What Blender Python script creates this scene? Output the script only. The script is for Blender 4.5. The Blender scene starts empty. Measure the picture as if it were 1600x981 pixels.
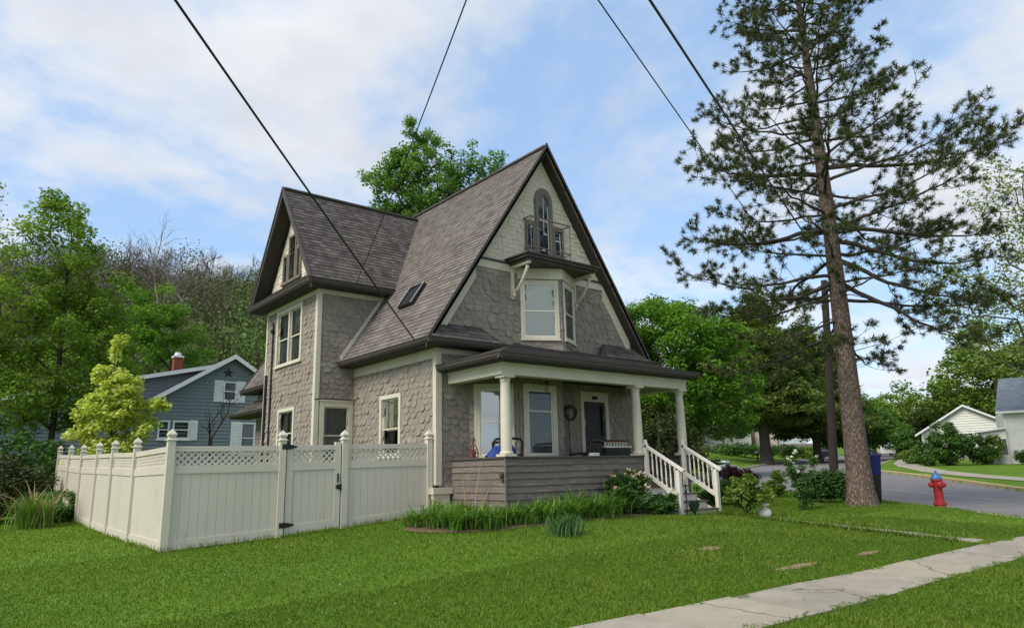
import bpy, bmesh, math, random
import numpy as np
from mathutils import Vector, Matrix
from mathutils.geometry import tessellate_polygon
R_ = math.radians
scene = bpy.context.scene
COL = scene.collection
ORG = {}

# ------------------------------------------------------------------ helpers
def tag(o, label=None, cat=None, group=None, kind=None):
    if label: o['label'] = label
    if cat: o['category'] = cat
    if group: o['group'] = group
    if kind: o['kind'] = kind
    return o

def empty(name, loc, label=None, cat=None, group=None):
    o = bpy.data.objects.new(name, None); COL.objects.link(o)
    o.location = loc; o.empty_display_size = .2
    ORG[o.name] = Vector(loc)
    return tag(o, label, cat, group)

def link_mesh(name, me, mat, parent=None, origin=None):
    o = bpy.data.objects.new(name, me); COL.objects.link(o)
    if mat is not None and len(me.materials) == 0: me.materials.append(mat)
    if parent is not None:
        o.parent = parent; ORG[o.name] = ORG[parent.name]
    else:
        o.location = origin; ORG[o.name] = Vector(origin)
    return o

def dup(root, delta, label=None):
    """copy a thing with its parts and sub-parts, moved by delta"""
    def rec(o, par):
        c = o.copy(); COL.objects.link(c); c.parent = par
        for ch in list(o.children): rec(ch, c)
        return c
    r = rec(root, None); r.location = root.location + Vector(delta)
    if label: r['label'] = label
    return r

class Fr:
    """a flat frame: origin, u (along), v (up), n (outwards)"""
    def __init__(s, O, U, V=(0, 0, 1), N=None):
        s.O = Vector(O); s.U = Vector(U).normalized(); s.V = Vector(V).normalized()
        s.N = Vector(N).normalized() if N else s.U.cross(s.V)
    def __call__(s, u, v, n=0.): return s.O + s.U*u + s.V*v + s.N*n

class MB:
    def __init__(s): s.v = []; s.f = []; s.uv = {}; s.cuts = []
    def add(s, pts, faces, uvs=None):
        b = len(s.v); s.cuts.append((b, len(s.f))); s.v += [tuple(p) for p in pts]
        for i, f in enumerate(faces):
            s.f.append(tuple(b+k for k in f))
            if uvs and uvs[i]: s.uv[len(s.f)-1] = uvs[i]
    def box(s, a, b):
        (x0, y0, z0), (x1, y1, z1) = a, b
        s.add([(x0,y0,z0),(x1,y0,z0),(x1,y1,z0),(x0,y1,z0),(x0,y0,z1),(x1,y0,z1),(x1,y1,z1),(x0,y1,z1)],
              [(0,3,2,1),(4,5,6,7),(0,1,5,4),(1,2,6,5),(2,3,7,6),(3,0,4,7)])
    def fbox(s, fr, u0, u1, v0, v1, n0, n1):
        P = [fr(u,v,n) for n in (n0,n1) for (u,v) in ((u0,v0),(u1,v0),(u1,v1),(u0,v1))]
        s.add(P, [(0,3,2,1),(4,5,6,7),(0,1,5,4),(1,2,6,5),(2,3,7,6),(3,0,4,7)])
    def prism(s, fr, poly, n0, n1, cap0=True, uv=False):
        k = len(poly)
        P = [fr(u,v,n0) for u,v in poly] + [fr(u,v,n1) for u,v in poly]
        F = [tuple(range(k,2*k))]; UV = [list(poly)]
        if cap0: F.append(tuple(range(k-1,-1,-1))); UV.append(list(poly)[::-1])
        for i in range(k):
            j = (i+1) % k; F.append((i,j,k+j,k+i)); UV.append([poly[i],poly[j],poly[j],poly[i]])
        s.add(P, F, UV if uv else None)
    def bar(s, a, b, w, h, up=(0,0,1)):
        """square bar from a to b"""
        a = Vector(a); b = Vector(b); d = (b-a).normalized(); up = Vector(up)
        sd = d.cross(up).normalized(); u2 = sd.cross(d)
        P = [q + sd*x*w/2 + u2*y*h/2 for q in (a,b) for x,y in ((-1,-1),(1,-1),(1,1),(-1,1))]
        s.add(P, [(0,1,2,3),(7,6,5,4),(0,4,5,1),(1,5,6,2),(2,6,7,3),(3,7,4,0)])
    def tube(s, pts, rad, n=8, caps=True):
        pts = [Vector(p) for p in pts]
        if not hasattr(rad, '__len__'): rad = [rad]*len(pts)
        ref = Vector((0,0,1)) if abs((pts[-1]-pts[0]).normalized().z) < .9 else Vector((1,0,0))
        V = []; F = []
        for i, p in enumerate(pts):
            d = (pts[min(i+1,len(pts)-1)] - pts[max(i-1,0)]).normalized()
            a = d.cross(ref).normalized(); b = a.cross(d)
            for k in range(n):
                t = 2*math.pi*k/n; V.append(p + (a*math.cos(t)+b*math.sin(t))*rad[i])
        for i in range(len(pts)-1):
            for k in range(n):
                k2 = (k+1) % n; F.append((i*n+k, (i+1)*n+k, (i+1)*n+k2, i*n+k2))
        if caps: F += [tuple(range(n)), tuple(range(len(pts)*n-1, (len(pts)-1)*n-1, -1))]
        s.add(V, F)
    def lathe(s, c, prof, n=16, rot=0., axis=None):
        """prof: (radius, height) list, from bottom to top, about the vertical at c"""
        c = Vector(c)
        if axis is None: ex, ey, ez = Vector((1,0,0)), Vector((0,1,0)), Vector((0,0,1))
        else:
            ez = Vector(axis).normalized(); ex = ez.orthogonal().normalized(); ey = ez.cross(ex)
        V = []; F = []
        for r, h in prof:
            for k in range(n):
                t = rot + 2*math.pi*k/n; V.append(c + ex*r*math.cos(t) + ey*r*math.sin(t) + ez*h)
        for i in range(len(prof)-1):
            for k in range(n):
                k2 = (k+1) % n; F.append((i*n+k, i*n+k2, (i+1)*n+k2, (i+1)*n+k))
        F += [tuple(range(n-1,-1,-1)), tuple(range((len(prof)-1)*n, len(prof)*n))]
        s.add(V, F)
    def ell(s, c, r, n=12, m=8, jit=0., rng=None):
        V = []; F = []; c = Vector(c)
        for i in range(m+1):
            a = math.pi*i/m - math.pi/2
            for k in range(n):
                t = 2*math.pi*k/n; q = 1 + (rng.uniform(-jit,jit) if jit and 0 < i < m else 0)
                V.append(c + Vector((r[0]*math.cos(a)*math.cos(t)*q, r[1]*math.cos(a)*math.sin(t)*q, r[2]*math.sin(a)*q)))
        for i in range(m):
            for k in range(n):
                k2 = (k+1) % n; F.append((i*n+k, i*n+k2, (i+1)*n+k2, (i+1)*n+k))
        s.add(V, F)
    def pieces(s, name, mat, parent):
        """one part per added piece"""
        seen = []; cuts = s.cuts + [(len(s.v), len(s.f))]
        for (v0, f0), (v1, f1) in zip(cuts[:-1], cuts[1:]):
            m = MB(); m.v = s.v[v0:v1]; m.f = [tuple(k-v0 for k in f) for f in s.f[f0:f1]]; seen.append(m.build(name, mat, parent))
        return seen
    def build(s, name, mat, parent=None, smooth=False, origin=None):
        if parent is not None: o = ORG[parent.name]
        elif origin is not None: o = Vector(origin)
        else:
            A = np.array([tuple(p) for p in s.v]); o = Vector(((A[:,0].min()+A[:,0].max())/2, (A[:,1].min()+A[:,1].max())/2, A[:,2].min()))
        me = bpy.data.meshes.new(name)
        A = np.array([tuple(p) for p in s.v], float) - np.array(tuple(o))
        me.from_pydata(A.tolist(), [], s.f)
        if s.uv:
            lay = me.uv_layers.new(name='UVMap').data
            for p in me.polygons:
                if p.index in s.uv:
                    for li, w in zip(p.loop_indices, s.uv[p.index]): lay[li].uv = w
        bm = bmesh.new(); bm.from_mesh(me); bmesh.ops.remove_doubles(bm, verts=bm.verts, dist=1e-6)
        if not s.uv: bmesh.ops.recalc_face_normals(bm, faces=bm.faces)
        bm.to_mesh(me); bm.free()
        if smooth:
            me.polygons.foreach_set('use_smooth', [True]*len(me.polygons))
            try: me.set_sharp_from_angle(angle=R_(40))
            except Exception: pass
        return link_mesh(name, me, mat, parent, o)

def np_mesh(name, V, k, uv, mat, parent=None, origin=None, smooth=False):
    """V: (n*k,3) loose k-gons; uv: (n,2) one value per face"""
    o = ORG[parent.name] if parent is not None else Vector(origin)
    V = np.asarray(V, np.float32) - np.array(tuple(o), np.float32)
    n = len(V)//k
    me = bpy.data.meshes.new(name)
    me.vertices.add(n*k); me.vertices.foreach_set('co', V.ravel())
    me.loops.add(n*k); me.loops.foreach_set('vertex_index', np.arange(n*k, dtype=np.int32))
    me.polygons.add(n)
    me.polygons.foreach_set('loop_start', np.arange(0, n*k, k, dtype=np.int32))
    me.polygons.foreach_set('loop_total', np.full(n, k, dtype=np.int32))
    lay = me.uv_layers.new(name='UVMap')
    lay.data.foreach_set('uv', np.repeat(np.asarray(uv, np.float32), k, axis=0).ravel())
    me.update(calc_edges=True); me.validate()
    return link_mesh(name, me, mat, parent, o)

def clip(poly, cl):
    """clip polygon by a convex counter-clockwise polygon"""
    out = poly
    for i in range(len(cl)):
        ax, ay = cl[i]; bx, by = cl[(i+1) % len(cl)]; ex, ey = bx-ax, by-ay
        inp, out = out, []
        for j in range(len(inp)):
            p, q = inp[j], inp[(j+1) % len(inp)]
            sp = ex*(p[1]-ay)-ey*(p[0]-ax); sq = ex*(q[1]-ay)-ey*(q[0]-ax)
            if sp >= 0: out.append(p)
            if (sp > 0) != (sq > 0) and abs(sp-sq) > 1e-12 and (sp > 0 or sq > 0):
                t = sp/(sp-sq); out.append((p[0]+t*(q[0]-p[0]), p[1]+t*(q[1]-p[1])))
        if len(out) < 3: return []
    return out

# ------------------------------------------------------------------ materials
def newmat(name):
    m = bpy.data.materials.new(name); m.use_nodes = True
    nt = m.node_tree; b = nt.nodes['Principled BSDF']; return m, nt, b, nt.nodes.new, nt.links.new

def ramp(nt, stops):
    r = nt.nodes.new('ShaderNodeValToRGB'); e = r.color_ramp.elements
    while len(e) < len(stops): e.new(.5)
    for x, (p, c) in zip(e, stops): x.position = p; x.color = (*c, 1)
    return r

def pm(name, c0, c1=None, scale=6., rough=.7, bump=0., bscale=60., detail=6., stretch=None, c2=None, spec=.3, metal=0., dirt=None):
    """painted / rough material: two or three colours mixed by noise, optional fine bump"""
    m, nt, b, N, L = newmat(name)
    b.inputs['Roughness'].default_value = rough; b.inputs['Specular IOR Level'].default_value = spec; b.inputs['Metallic'].default_value = metal
    tc = N('ShaderNodeTexCoord'); mp = N('ShaderNodeMapping'); L(tc.outputs['Object'], mp.inputs[0])
    if stretch: mp.inputs['Scale'].default_value = stretch
    if c1 is None: c1 = tuple(x*.85 for x in c0)
    no = N('ShaderNodeTexNoise'); no.inputs['Scale'].default_value = scale; no.inputs['Detail'].default_value = detail; no.inputs['Roughness'].default_value = .65
    L(mp.outputs[0], no.inputs['Vector'])
    st = [(.32, c0), (.68, c1)] if c2 is None else [(.3, c0), (.5, c1), (.72, c2)]
    r = ramp(nt, st); L(no.outputs['Fac'], r.inputs[0]); out = r.outputs[0]
    if dirt:
        n2 = N('ShaderNodeTexNoise'); n2.inputs['Scale'].default_value = dirt[1]; n2.inputs['Detail'].default_value = 8; n2.inputs['Roughness'].default_value = .75
        L(mp.outputs[0], n2.inputs['Vector'])
        r2 = ramp(nt, [(dirt[2], (0,0,0)), (dirt[2]+.08, (1,1,1))]); L(n2.outputs['Fac'], r2.inputs[0])
        mx = N('ShaderNodeMix'); mx.data_type = 'RGBA'; L(r2.outputs[0], mx.inputs[0]); L(out, mx.inputs[6]); mx.inputs[7].default_value = (*dirt[0], 1); out = mx.outputs[2]
    L(out, b.inputs['Base Color'])
    if bump:
        n3 = N('ShaderNodeTexNoise'); n3.inputs['Scale'].default_value = bscale; n3.inputs['Detail'].default_value = 4
        L(mp.outputs[0], n3.inputs['Vector'])
        bp = N('ShaderNodeBump'); bp.inputs['Strength'].default_value = bump; bp.inputs['Distance'].default_value = .02
        L(n3.outputs['Fac'], bp.inputs['Height']); L(bp.outputs[0], b.inputs['Normal'])
    return m

def leafmat(name, stops, rough=.55, trans=.35, spec=.25):
    """leaf faces: colour from the face's own random number in uv.x"""
    m, nt, b, N, L = newmat(name)
    uv = N('ShaderNodeUVMap'); sx = N('ShaderNodeSeparateXYZ'); L(uv.outputs[0], sx.inputs[0])
    r = ramp(nt, stops); L(sx.outputs[0], r.inputs[0]); L(r.outputs[0], b.inputs['Base Color'])
    b.inputs['Roughness'].default_value = rough; b.inputs['Specular IOR Level'].default_value = spec
    t = N('ShaderNodeBsdfTranslucent'); g = N('ShaderNodeMix'); g.data_type = 'RGBA'; g.blend_type = 'MULTIPLY'; g.inputs[0].default_value = 1
    L(r.outputs[0], g.inputs[6]); g.inputs[7].default_value = (1.25, 1.2, .6, 1); L(g.outputs[2], t.inputs[0])
    ms = N('ShaderNodeMixShader'); ms.inputs[0].default_value = trans
    L(b.outputs[0], ms.inputs[1]); L(t.outputs[0], ms.inputs[2]); L(ms.outputs[0], nt.nodes['Material Output'].inputs[0])
    return m

def shinglemat(name, cols, w=.3, h=.145, grain=1.):
    """asphalt roof tabs: each tab its own shade (uv in metres), mineral grain bump"""
    m, nt, b, N, L = newmat(name); b.inputs['Roughness'].default_value = .92; b.inputs['Specular IOR Level'].default_value = .15
    uv = N('ShaderNodeUVMap'); sx = N('ShaderNodeSeparateXYZ'); L(uv.outputs[0], sx.inputs[0])
    def math_(op, a, bb=None):
        n = N('ShaderNodeMath'); n.operation = op
        for i, q in enumerate((a, bb)):
            if q is None: continue
            if isinstance(q, (int, float)): n.inputs[i].default_value = q
            else: L(q, n.inputs[i])
        return n.outputs[0]
    row = math_('FLOOR', math_('DIVIDE', math_('ADD', sx.outputs[1], .002), h))
    wr = N('ShaderNodeTexWhiteNoise'); wr.noise_dimensions = '1D'; L(row, wr.inputs['W'])
    u = math_('DIVIDE', math_('ADD', sx.outputs[0], math_('MULTIPLY', wr.outputs['Value'], 7.3)), w)
    # two tab widths laid over one another
    c1 = N('ShaderNodeCombineXYZ'); L(math_('FLOOR', u), c1.inputs[0]); L(row, c1.inputs[1])
    w1 = N('ShaderNodeTexWhiteNoise'); L(c1.outputs[0], w1.inputs[0])
    c2 = N('ShaderNodeCombineXYZ'); L(math_('FLOOR', math_('MULTIPLY', u, .63)), c2.inputs[0]); L(row, c2.inputs[1]); c2.inputs[2].default_value = 5
    w2 = N('ShaderNodeTexWhiteNoise'); L(c2.outputs[0], w2.inputs[0])
    tc = N('ShaderNodeTexCoord'); no = N('ShaderNodeTexNoise'); no.inputs['Scale'].default_value = .9; no.inputs['Detail'].default_value = 5; L(tc.outputs['Object'], no.inputs['Vector'])
    fg = N('ShaderNodeTexNoise'); fg.inputs['Scale'].default_value = 90; fg.inputs['Detail'].default_value = 3; L(tc.outputs['Object'], fg.inputs['Vector'])
    val = math_('ADD', math_('MULTIPLY', w1.outputs[0], .42), math_('ADD', math_('MULTIPLY', w2.outputs[0], .3), math_('ADD', math_('MULTIPLY', no.outputs['Fac'], .4), math_('MULTIPLY', math_('SUBTRACT', fg.outputs['Fac'], .5), .5*grain))))
    r = ramp(nt, [(.12, cols[0]), (.5, cols[1]), (.95, cols[2])]); L(val, r.inputs[0]); L(r.outputs[0], b.inputs['Base Color'])
    bp = N('ShaderNodeBump'); bp.inputs['Strength'].default_value = .5; bp.inputs['Distance'].default_value = .01
    L(math_('ADD', fg.outputs['Fac'], math_('MULTIPLY', w1.outputs[0], 1.4)), bp.inputs['Height']); L(bp.outputs[0], b.inputs['Normal'])
    return m

def glassmat(name, tint=(.02,.025,.03), refl=.02):
    """window pane: see-through with a clear reflection"""
    m, nt, b, N, L = newmat(name)
    tr = N('ShaderNodeBsdfTransparent'); tr.inputs[0].default_value = (.9,.92,.92,1)
    gl = N('ShaderNodeBsdfGlossy'); gl.inputs['Roughness'].default_value = .03
    no = N('ShaderNodeTexNoise'); no.inputs['Scale'].default_value = 2.2; tc = N('ShaderNodeTexCoord'); L(tc.outputs['Object'], no.inputs['Vector'])
    bp = N('ShaderNodeBump'); bp.inputs['Strength'].default_value = .04; bp.inputs['Distance'].default_value = .05; L(no.outputs['Fac'], bp.inputs['Height']); L(bp.outputs[0], gl.inputs['Normal'])
    fr = N('ShaderNodeFresnel'); fr.inputs['IOR'].default_value = 1.5
    ad = N('ShaderNodeMath'); ad.operation = 'ADD'; ad.use_clamp = True; L(fr.outputs[0], ad.inputs[0]); ad.inputs[1].default_value = refl
    ms = N('ShaderNodeMixShader'); L(ad.outputs[0], ms.inputs[0]); L(tr.outputs[0], ms.inputs[1]); L(gl.outputs[0], ms.inputs[2])
    L(ms.outputs[0], nt.nodes['Material Output'].inputs[0]); return m

def barkmat(name, plate, plate2, furrow, sc=5.):
    """plated bark: long plates parted by deep furrows"""
    m, nt, b, N, L = newmat(name); b.inputs['Roughness'].default_value = .95; b.inputs['Specular IOR Level'].default_value = .1
    tc = N('ShaderNodeTexCoord'); mp = N('ShaderNodeMapping'); mp.inputs['Scale'].default_value = (1,1,.3); L(tc.outputs['Object'], mp.inputs[0])
    dn = N('ShaderNodeTexNoise'); dn.inputs['Scale'].default_value = 9; dn.inputs['Detail'].default_value = 5; L(mp.outputs[0], dn.inputs['Vector'])
    ad = N('ShaderNodeMix'); ad.data_type = 'RGBA'; ad.inputs[0].default_value = .12; L(mp.outputs[0], ad.inputs[6]); L(dn.outputs['Color'], ad.inputs[7])
    v = N('ShaderNodeTexVoronoi'); v.feature = 'DISTANCE_TO_EDGE'; v.inputs['Scale'].default_value = sc*2.6; L(ad.outputs[2], v.inputs['Vector'])
    v2 = N('ShaderNodeTexVoronoi'); v2.inputs['Scale'].default_value = sc*2.6; L(ad.outputs[2], v2.inputs['Vector'])
    r = ramp(nt, [(.0, furrow), (.09, furrow), (.24, plate)]); L(v.outputs['Distance'], r.inputs[0])
    c = N('ShaderNodeMix'); c.data_type = 'RGBA'; c.blend_type = 'MULTIPLY'; c.inputs[0].default_value = .6; L(r.outputs[0], c.inputs[6])
    r2 = ramp(nt, [(.25,(.45,.42,.4)), (.75,(1.35,1.3,1.25))]); n2 = N('ShaderNodeTexNoise'); n2.inputs['Scale'].default_value = 14; n2.inputs['Detail'].default_value = 6; L(tc.outputs['Object'], n2.inputs['Vector']); L(n2.outputs['Fac'], r2.inputs[0]); L(r2.outputs[0], c.inputs[7])
    L(c.outputs[2], b.inputs['Base Color'])
    bp = N('ShaderNodeBump'); bp.inputs['Strength'].default_value = 1.; bp.inputs['Distance'].default_value = .05
    h = N('ShaderNodeMath'); h.operation = 'MINIMUM'; L(v.outputs['Distance'], h.inputs[0]); h.inputs[1].default_value = .25
    h2 = N('ShaderNodeMath'); h2.operation = 'MULTIPLY_ADD'; L(n2.outputs['Fac'], h2.inputs[0]); h2.inputs[1].default_value = .25; L(h.outputs[0], h2.inputs[2])
    L(h2.outputs[0], bp.inputs['Height']); L(bp.outputs[0], b.inputs['Normal']); return m

M = {}
M['siding'] = pm('grey_shingle_paint', (.315,.28,.236), (.24,.211,.175), 1.6, .85, .5, 45, c2=(.362,.325,.275), dirt=((.125,.11,.094), 2.8, .6))
M['gable'] = pm('white_shingle_paint', (.66,.595,.475), (.57,.512,.405), 3, .75, .3, 40, dirt=((.26,.24,.2), 9, .68))
M['cream'] = pm('cream_trim_paint', (.62,.575,.465), (.55,.51,.405), 3.5, .6, .12, 50, dirt=((.33,.3,.23), 7, .71))
M['white'] = pm('white_trim_paint', (.72,.69,.6), (.64,.61,.53), 4, .55, .1, 50, dirt=((.38,.35,.29), 11, .72))
M['dark'] = pm('dark_brown_trim_paint', (.058,.049,.043), (.078,.067,.059), 4, .55, .15, 60)
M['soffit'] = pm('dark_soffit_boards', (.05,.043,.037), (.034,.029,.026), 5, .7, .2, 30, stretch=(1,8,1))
M['taupe'] = pm('taupe_window_trim', (.2,.17,.145), (.15,.128,.11), 6, .7, .2, 50)
M['boards'] = pm('weathered_porch_boards', (.235,.2,.17), (.145,.124,.108), 2.4, .85, .5, 55, stretch=(1,1,7), c2=(.28,.24,.2), dirt=((.085,.074,.066), 5, .64))
M['rail'] = pm('porch_cap_paint', (.1,.087,.077), (.07,.062,.056), 6, .7, .2, 50)
M['tread'] = pm('grey_brown_treads', (.16,.13,.11), (.11,.09,.078), 6, .8, .2, 40)
M['roof'] = shinglemat('brown_roof_tabs', ((.088,.076,.067), (.148,.131,.117), (.21,.19,.172)), w=.17)
M['roof2'] = shinglemat('dark_roof_tabs', ((.045,.04,.038), (.09,.08,.075), (.155,.138,.128)), w=.17)
M['roofblue'] = shinglemat('slate_blue_tabs', ((.11,.13,.165), (.15,.175,.21), (.2,.225,.26)))
M['roofgrey'] = shinglemat('plain_grey_tabs', ((.07,.07,.068), (.1,.1,.096), (.14,.14,.135)))
M['glass'] = glassmat('window_glass')
M['glass2'] = glassmat('reflecting_glass', refl=.35)
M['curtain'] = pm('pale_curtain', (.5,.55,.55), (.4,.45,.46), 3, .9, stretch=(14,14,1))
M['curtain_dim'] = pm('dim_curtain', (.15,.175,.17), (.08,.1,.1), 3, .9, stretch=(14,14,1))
M['blind'] = pm('white_blind', (.86,.85,.8), (.78,.77,.73), 2, .8)
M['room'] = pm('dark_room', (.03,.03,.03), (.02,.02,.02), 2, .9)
M['fence'] = pm('almond_vinyl', (.6,.56,.465), (.555,.515,.425), 1.2, .42, .05, 30, stretch=(1,1,.3), dirt=((.46,.42,.31), 4.5, .6))
M['black'] = pm('black_metal', (.012,.012,.013), (.02,.02,.021), 9, .45, .1)
M['concrete'] = pm('pale_concrete', (.37,.33,.265), (.3,.268,.212), 1.3, .9, .5, 70, c2=(.41,.37,.3), dirt=((.24,.215,.17), 6, .66))
M['concrete2'] = pm('stained_concrete', (.33,.298,.24), (.265,.237,.188), 1.1, .9, .5, 70, c2=(.37,.335,.27), dirt=((.2,.18,.15), 5, .62))
M['concrete3'] = pm('buff_concrete', (.385,.345,.26), (.325,.29,.22), 1.5, .9, .5, 70, c2=(.41,.37,.29), dirt=((.25,.22,.17), 7, .66))
M['kerb'] = pm('kerb_concrete', (.4,.36,.29), (.3,.27,.21), 2, .9, .4, 40)
M['kerb_yellow'] = pm('worn_yellow_kerb', (.5,.36,.1), (.38,.33,.25), 2.2, .85, .4, 40, dirt=((.2,.15,.11), 1.6, .6))
M['asphalt'] = pm('aged_asphalt', (.2,.185,.185), (.165,.155,.155), .8, .9, .5, 60, c2=(.225,.21,.205), dirt=((.13,.12,.12), .5, .63))
M['paint_line'] = pm('worn_road_paint', (.4,.39,.37), (.26,.25,.245), 5, .85)
M['bark'] = pm('rough_bark', (.105,.085,.07), (.055,.045,.037), 7, .95, 1., 26, stretch=(1,1,.25))
M['pinebark'] = barkmat('pine_bark', (.225,.18,.15), None, (.105,.082,.068), 8.5)
M['twig'] = pm('grey_twig_bark', (.1,.086,.075), (.07,.06,.053), 4, .9)
M['palebark'] = pm('pale_birch_bark', (.24,.21,.17), (.14,.12,.1), 3, .9)
M['hydrant_red'] = pm('red_hydrant_paint', (.34,.02,.022), (.24,.012,.016), 7, .45, .15, 40, spec=.5, dirt=((.12,.02,.02), 9, .7))
M['hydrant_blue'] = pm('blue_hydrant_paint', (.055,.17,.36), (.035,.11,.27), 7, .45, .1, 40, spec=.5)
M['bluebin'] = pm('blue_plastic', (.008,.022,.16), (.006,.016,.11), 3, .5)
M['bluetarp'] = pm('blue_cloth', (.02,.06,.26), (.01,.03,.15), 4, .75, .3, 14)
M['redmetal'] = pm('rusty_red_metal', (.2,.035,.025), (.1,.028,.02), 8, .75)
M['bluesiding'] = pm('slate_blue_siding', (.185,.222,.245), (.158,.192,.214), 1.4, .7)
M['whitesiding'] = pm('white_vinyl_siding', (.66,.66,.61), (.58,.58,.535), 1.4, .6)
M['lightblue'] = pm('pale_blue_siding', (.52,.62,.64), (.46,.56,.58), 1.4, .6)
M['pinksiding'] = pm('pale_pink_siding', (.6,.5,.43), (.5,.41,.36), 1.4, .7)
M['stone'] = pm('grey_block_wall', (.26,.235,.215), (.19,.17,.155), 3, .9, .4, 20)
M['shutter'] = pm('white_shutter', (.7,.72,.73), (.62,.64,.66), 4, .5)
M['carblack'] = pm('dark_car_paint', (.02,.022,.03), (.015,.016,.022), 3, .25, spec=.6)
M['carwhite'] = pm('white_car_paint', (.75,.75,.73), (.7,.7,.68), 3, .3, spec=.6)
M['rubber'] = pm('tyre_rubber', (.02,.02,.02), (.03,.03,.03), 8, .9)
M['soil'] = pm('brown_mulch', (.23,.155,.09), (.12,.08,.05), 14, .95, .8, 40, c2=(.32,.225,.135))
M['dark_soil'] = pm('joint_soil', (.05,.042,.03), (.035,.03,.022), 20, .95)
M['dry_soil'] = pm('dry_bare_soil', (.34,.25,.15), (.2,.145,.085), 9, .95, .6, 40)
M['straw'] = leafmat('dry_straw', [(0,(.3,.22,.12)), (1,(.46,.36,.2))], trans=.15)
M['pole'] = pm('tarred_pole_wood', (.04,.031,.025), (.025,.02,.017), 5, .9, .4, 30, stretch=(1,1,.2))
M['brick'] = pm('red_chimney_brick', (.25,.075,.045), (.17,.05,.034), 22, .9, .3, 40)
M['stonewhite'] = pm('white_painted_stone', (.66,.64,.58), (.5,.48,.43), 9, .7, .3, 40)
M['greyplastic'] = pm('weathered_grey_plastic', (.4,.42,.42), (.33,.35,.35), 4, .5)

M['needle'] = leafmat('pine_needles', [(0,(.034,.05,.014)), (.5,(.062,.085,.022)), (1,(.115,.14,.038))], trans=.12)
M['maple'] = leafmat('bright_maple_leaves', [(0,(.06,.15,.014)), (.5,(.115,.255,.024)), (1,(.2,.36,.05))], trans=.45)
M['ash'] = leafmat('mid_green_leaves', [(0,(.085,.165,.018)), (.5,(.155,.265,.032)), (1,(.25,.37,.07))], trans=.45)
M['backtree'] = leafmat('fresh_dark_leaves', [(0,(.06,.15,.035)), (.5,(.12,.25,.055)), (1,(.2,.34,.09))], trans=.55)
M['yellow'] = leafmat('golden_leaves', [(0,(.33,.44,.06)), (.5,(.5,.59,.12)), (1,(.66,.72,.26))], trans=.4)
M['dark_green'] = leafmat('dark_evergreen', [(0,(.03,.045,.014)), (.5,(.06,.082,.024)), (1,(.105,.13,.04))], trans=.15)
M['olive'] = leafmat('olive_evergreen', [(0,(.055,.09,.018)), (.5,(.105,.165,.03)), (1,(.17,.24,.055))], trans=.35)
M['hedge'] = leafmat('shrub_leaves', [(0,(.03,.08,.015)), (.5,(.06,.14,.025)), (1,(.11,.21,.045))], trans=.25)
M['yellowgreen'] = leafmat('yellow_green_leaves', [(0,(.075,.14,.018)), (.5,(.14,.235,.035)), (1,(.23,.32,.07))])
M['pale_leaf'] = leafmat('young_spring_leaves', [(0,(.12,.17,.05)), (.5,(.2,.26,.09)), (1,(.3,.36,.15))], trans=.45)
M['purple'] = leafmat('purple_leaves', [(0,(.022,.012,.014)), (.5,(.045,.02,.022)), (1,(.085,.035,.035))], trans=.2)
M['redtree'] = leafmat('wine_red_leaves', [(0,(.035,.012,.012)), (.5,(.06,.02,.018)), (1,(.1,.035,.028))], trans=.2)
M['petal'] = leafmat('pink_white_petals', [(0,(.62,.42,.34)), (.5,(.72,.6,.5)), (1,(.8,.74,.64))], trans=.3)
M['whitepetal'] = leafmat('white_petals', [(0,(.7,.68,.58)), (1,(.8,.8,.74))], trans=.3)
M['strap'] = leafmat('strap_leaves', [(0,(.05,.14,.014)), (.5,(.11,.24,.028)), (1,(.2,.34,.06))], trans=.3)
M['iris'] = leafmat('bluish_iris_leaves', [(0,(.04,.1,.03)), (.5,(.075,.16,.045)), (1,(.13,.23,.075))], trans=.25)
M['blade'] = leafmat('lawn_blades', [(0,(.07,.14,.013)), (.45,(.122,.213,.02)), (.8,(.182,.272,.033)), (1,(.29,.3,.09))], trans=.35)
M['wood'] = leafmat('bare_wood_mass', [(0,(.06,.047,.03)), (.45,(.088,.07,.042)), (.62,(.095,.085,.034)), (.8,(.075,.11,.026)), (1,(.09,.17,.03))], trans=.15)

def groundmat():
    m, nt, b, N, L = newmat('mown_grass_ground'); b.inputs['Roughness'].default_value = .95; b.inputs['Specular IOR Level'].default_value = .1
    tc = N('ShaderNodeTexCoord')
    n1 = N('ShaderNodeTexNoise'); n1.inputs['Scale'].default_value = .5; n1.inputs['Detail'].default_value = 6; L(tc.outputs['Object'], n1.inputs['Vector'])
    n2 = N('ShaderNodeTexNoise'); n2.inputs['Scale'].default_value = 30; n2.inputs['Detail'].default_value = 5; L(tc.outputs['Object'], n2.inputs['Vector'])
    ad = N('ShaderNodeMath'); ad.operation = 'ADD'; L(n1.outputs['Fac'], ad.inputs[0]); L(n2.outputs['Fac'], ad.inputs[1])
    r = ramp(nt, [(.35,(.058,.12,.011)), (.5,(.1,.182,.017)), (.7,(.15,.235,.027))])
    hv = N('ShaderNodeMath'); hv.operation = 'MULTIPLY'; hv.inputs[1].default_value = .5; L(ad.outputs[0], hv.inputs[0]); L(hv.outputs[0], r.inputs[0])
    L(r.outputs[0], b.inputs['Base Color'])
    bp = N('ShaderNodeBump'); bp.inputs['Strength'].default_value = .8; bp.inputs['Distance'].default_value = .04; L(n2.outputs['Fac'], bp.inputs['Height']); L(bp.outputs[0], b.inputs['Normal'])
    return m
M['ground'] = groundmat()
M['hill'] = pm('wooded_hill_floor', (.06,.055,.035), (.035,.036,.02), .12, .95, 0, c2=(.05,.065,.022))

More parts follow.
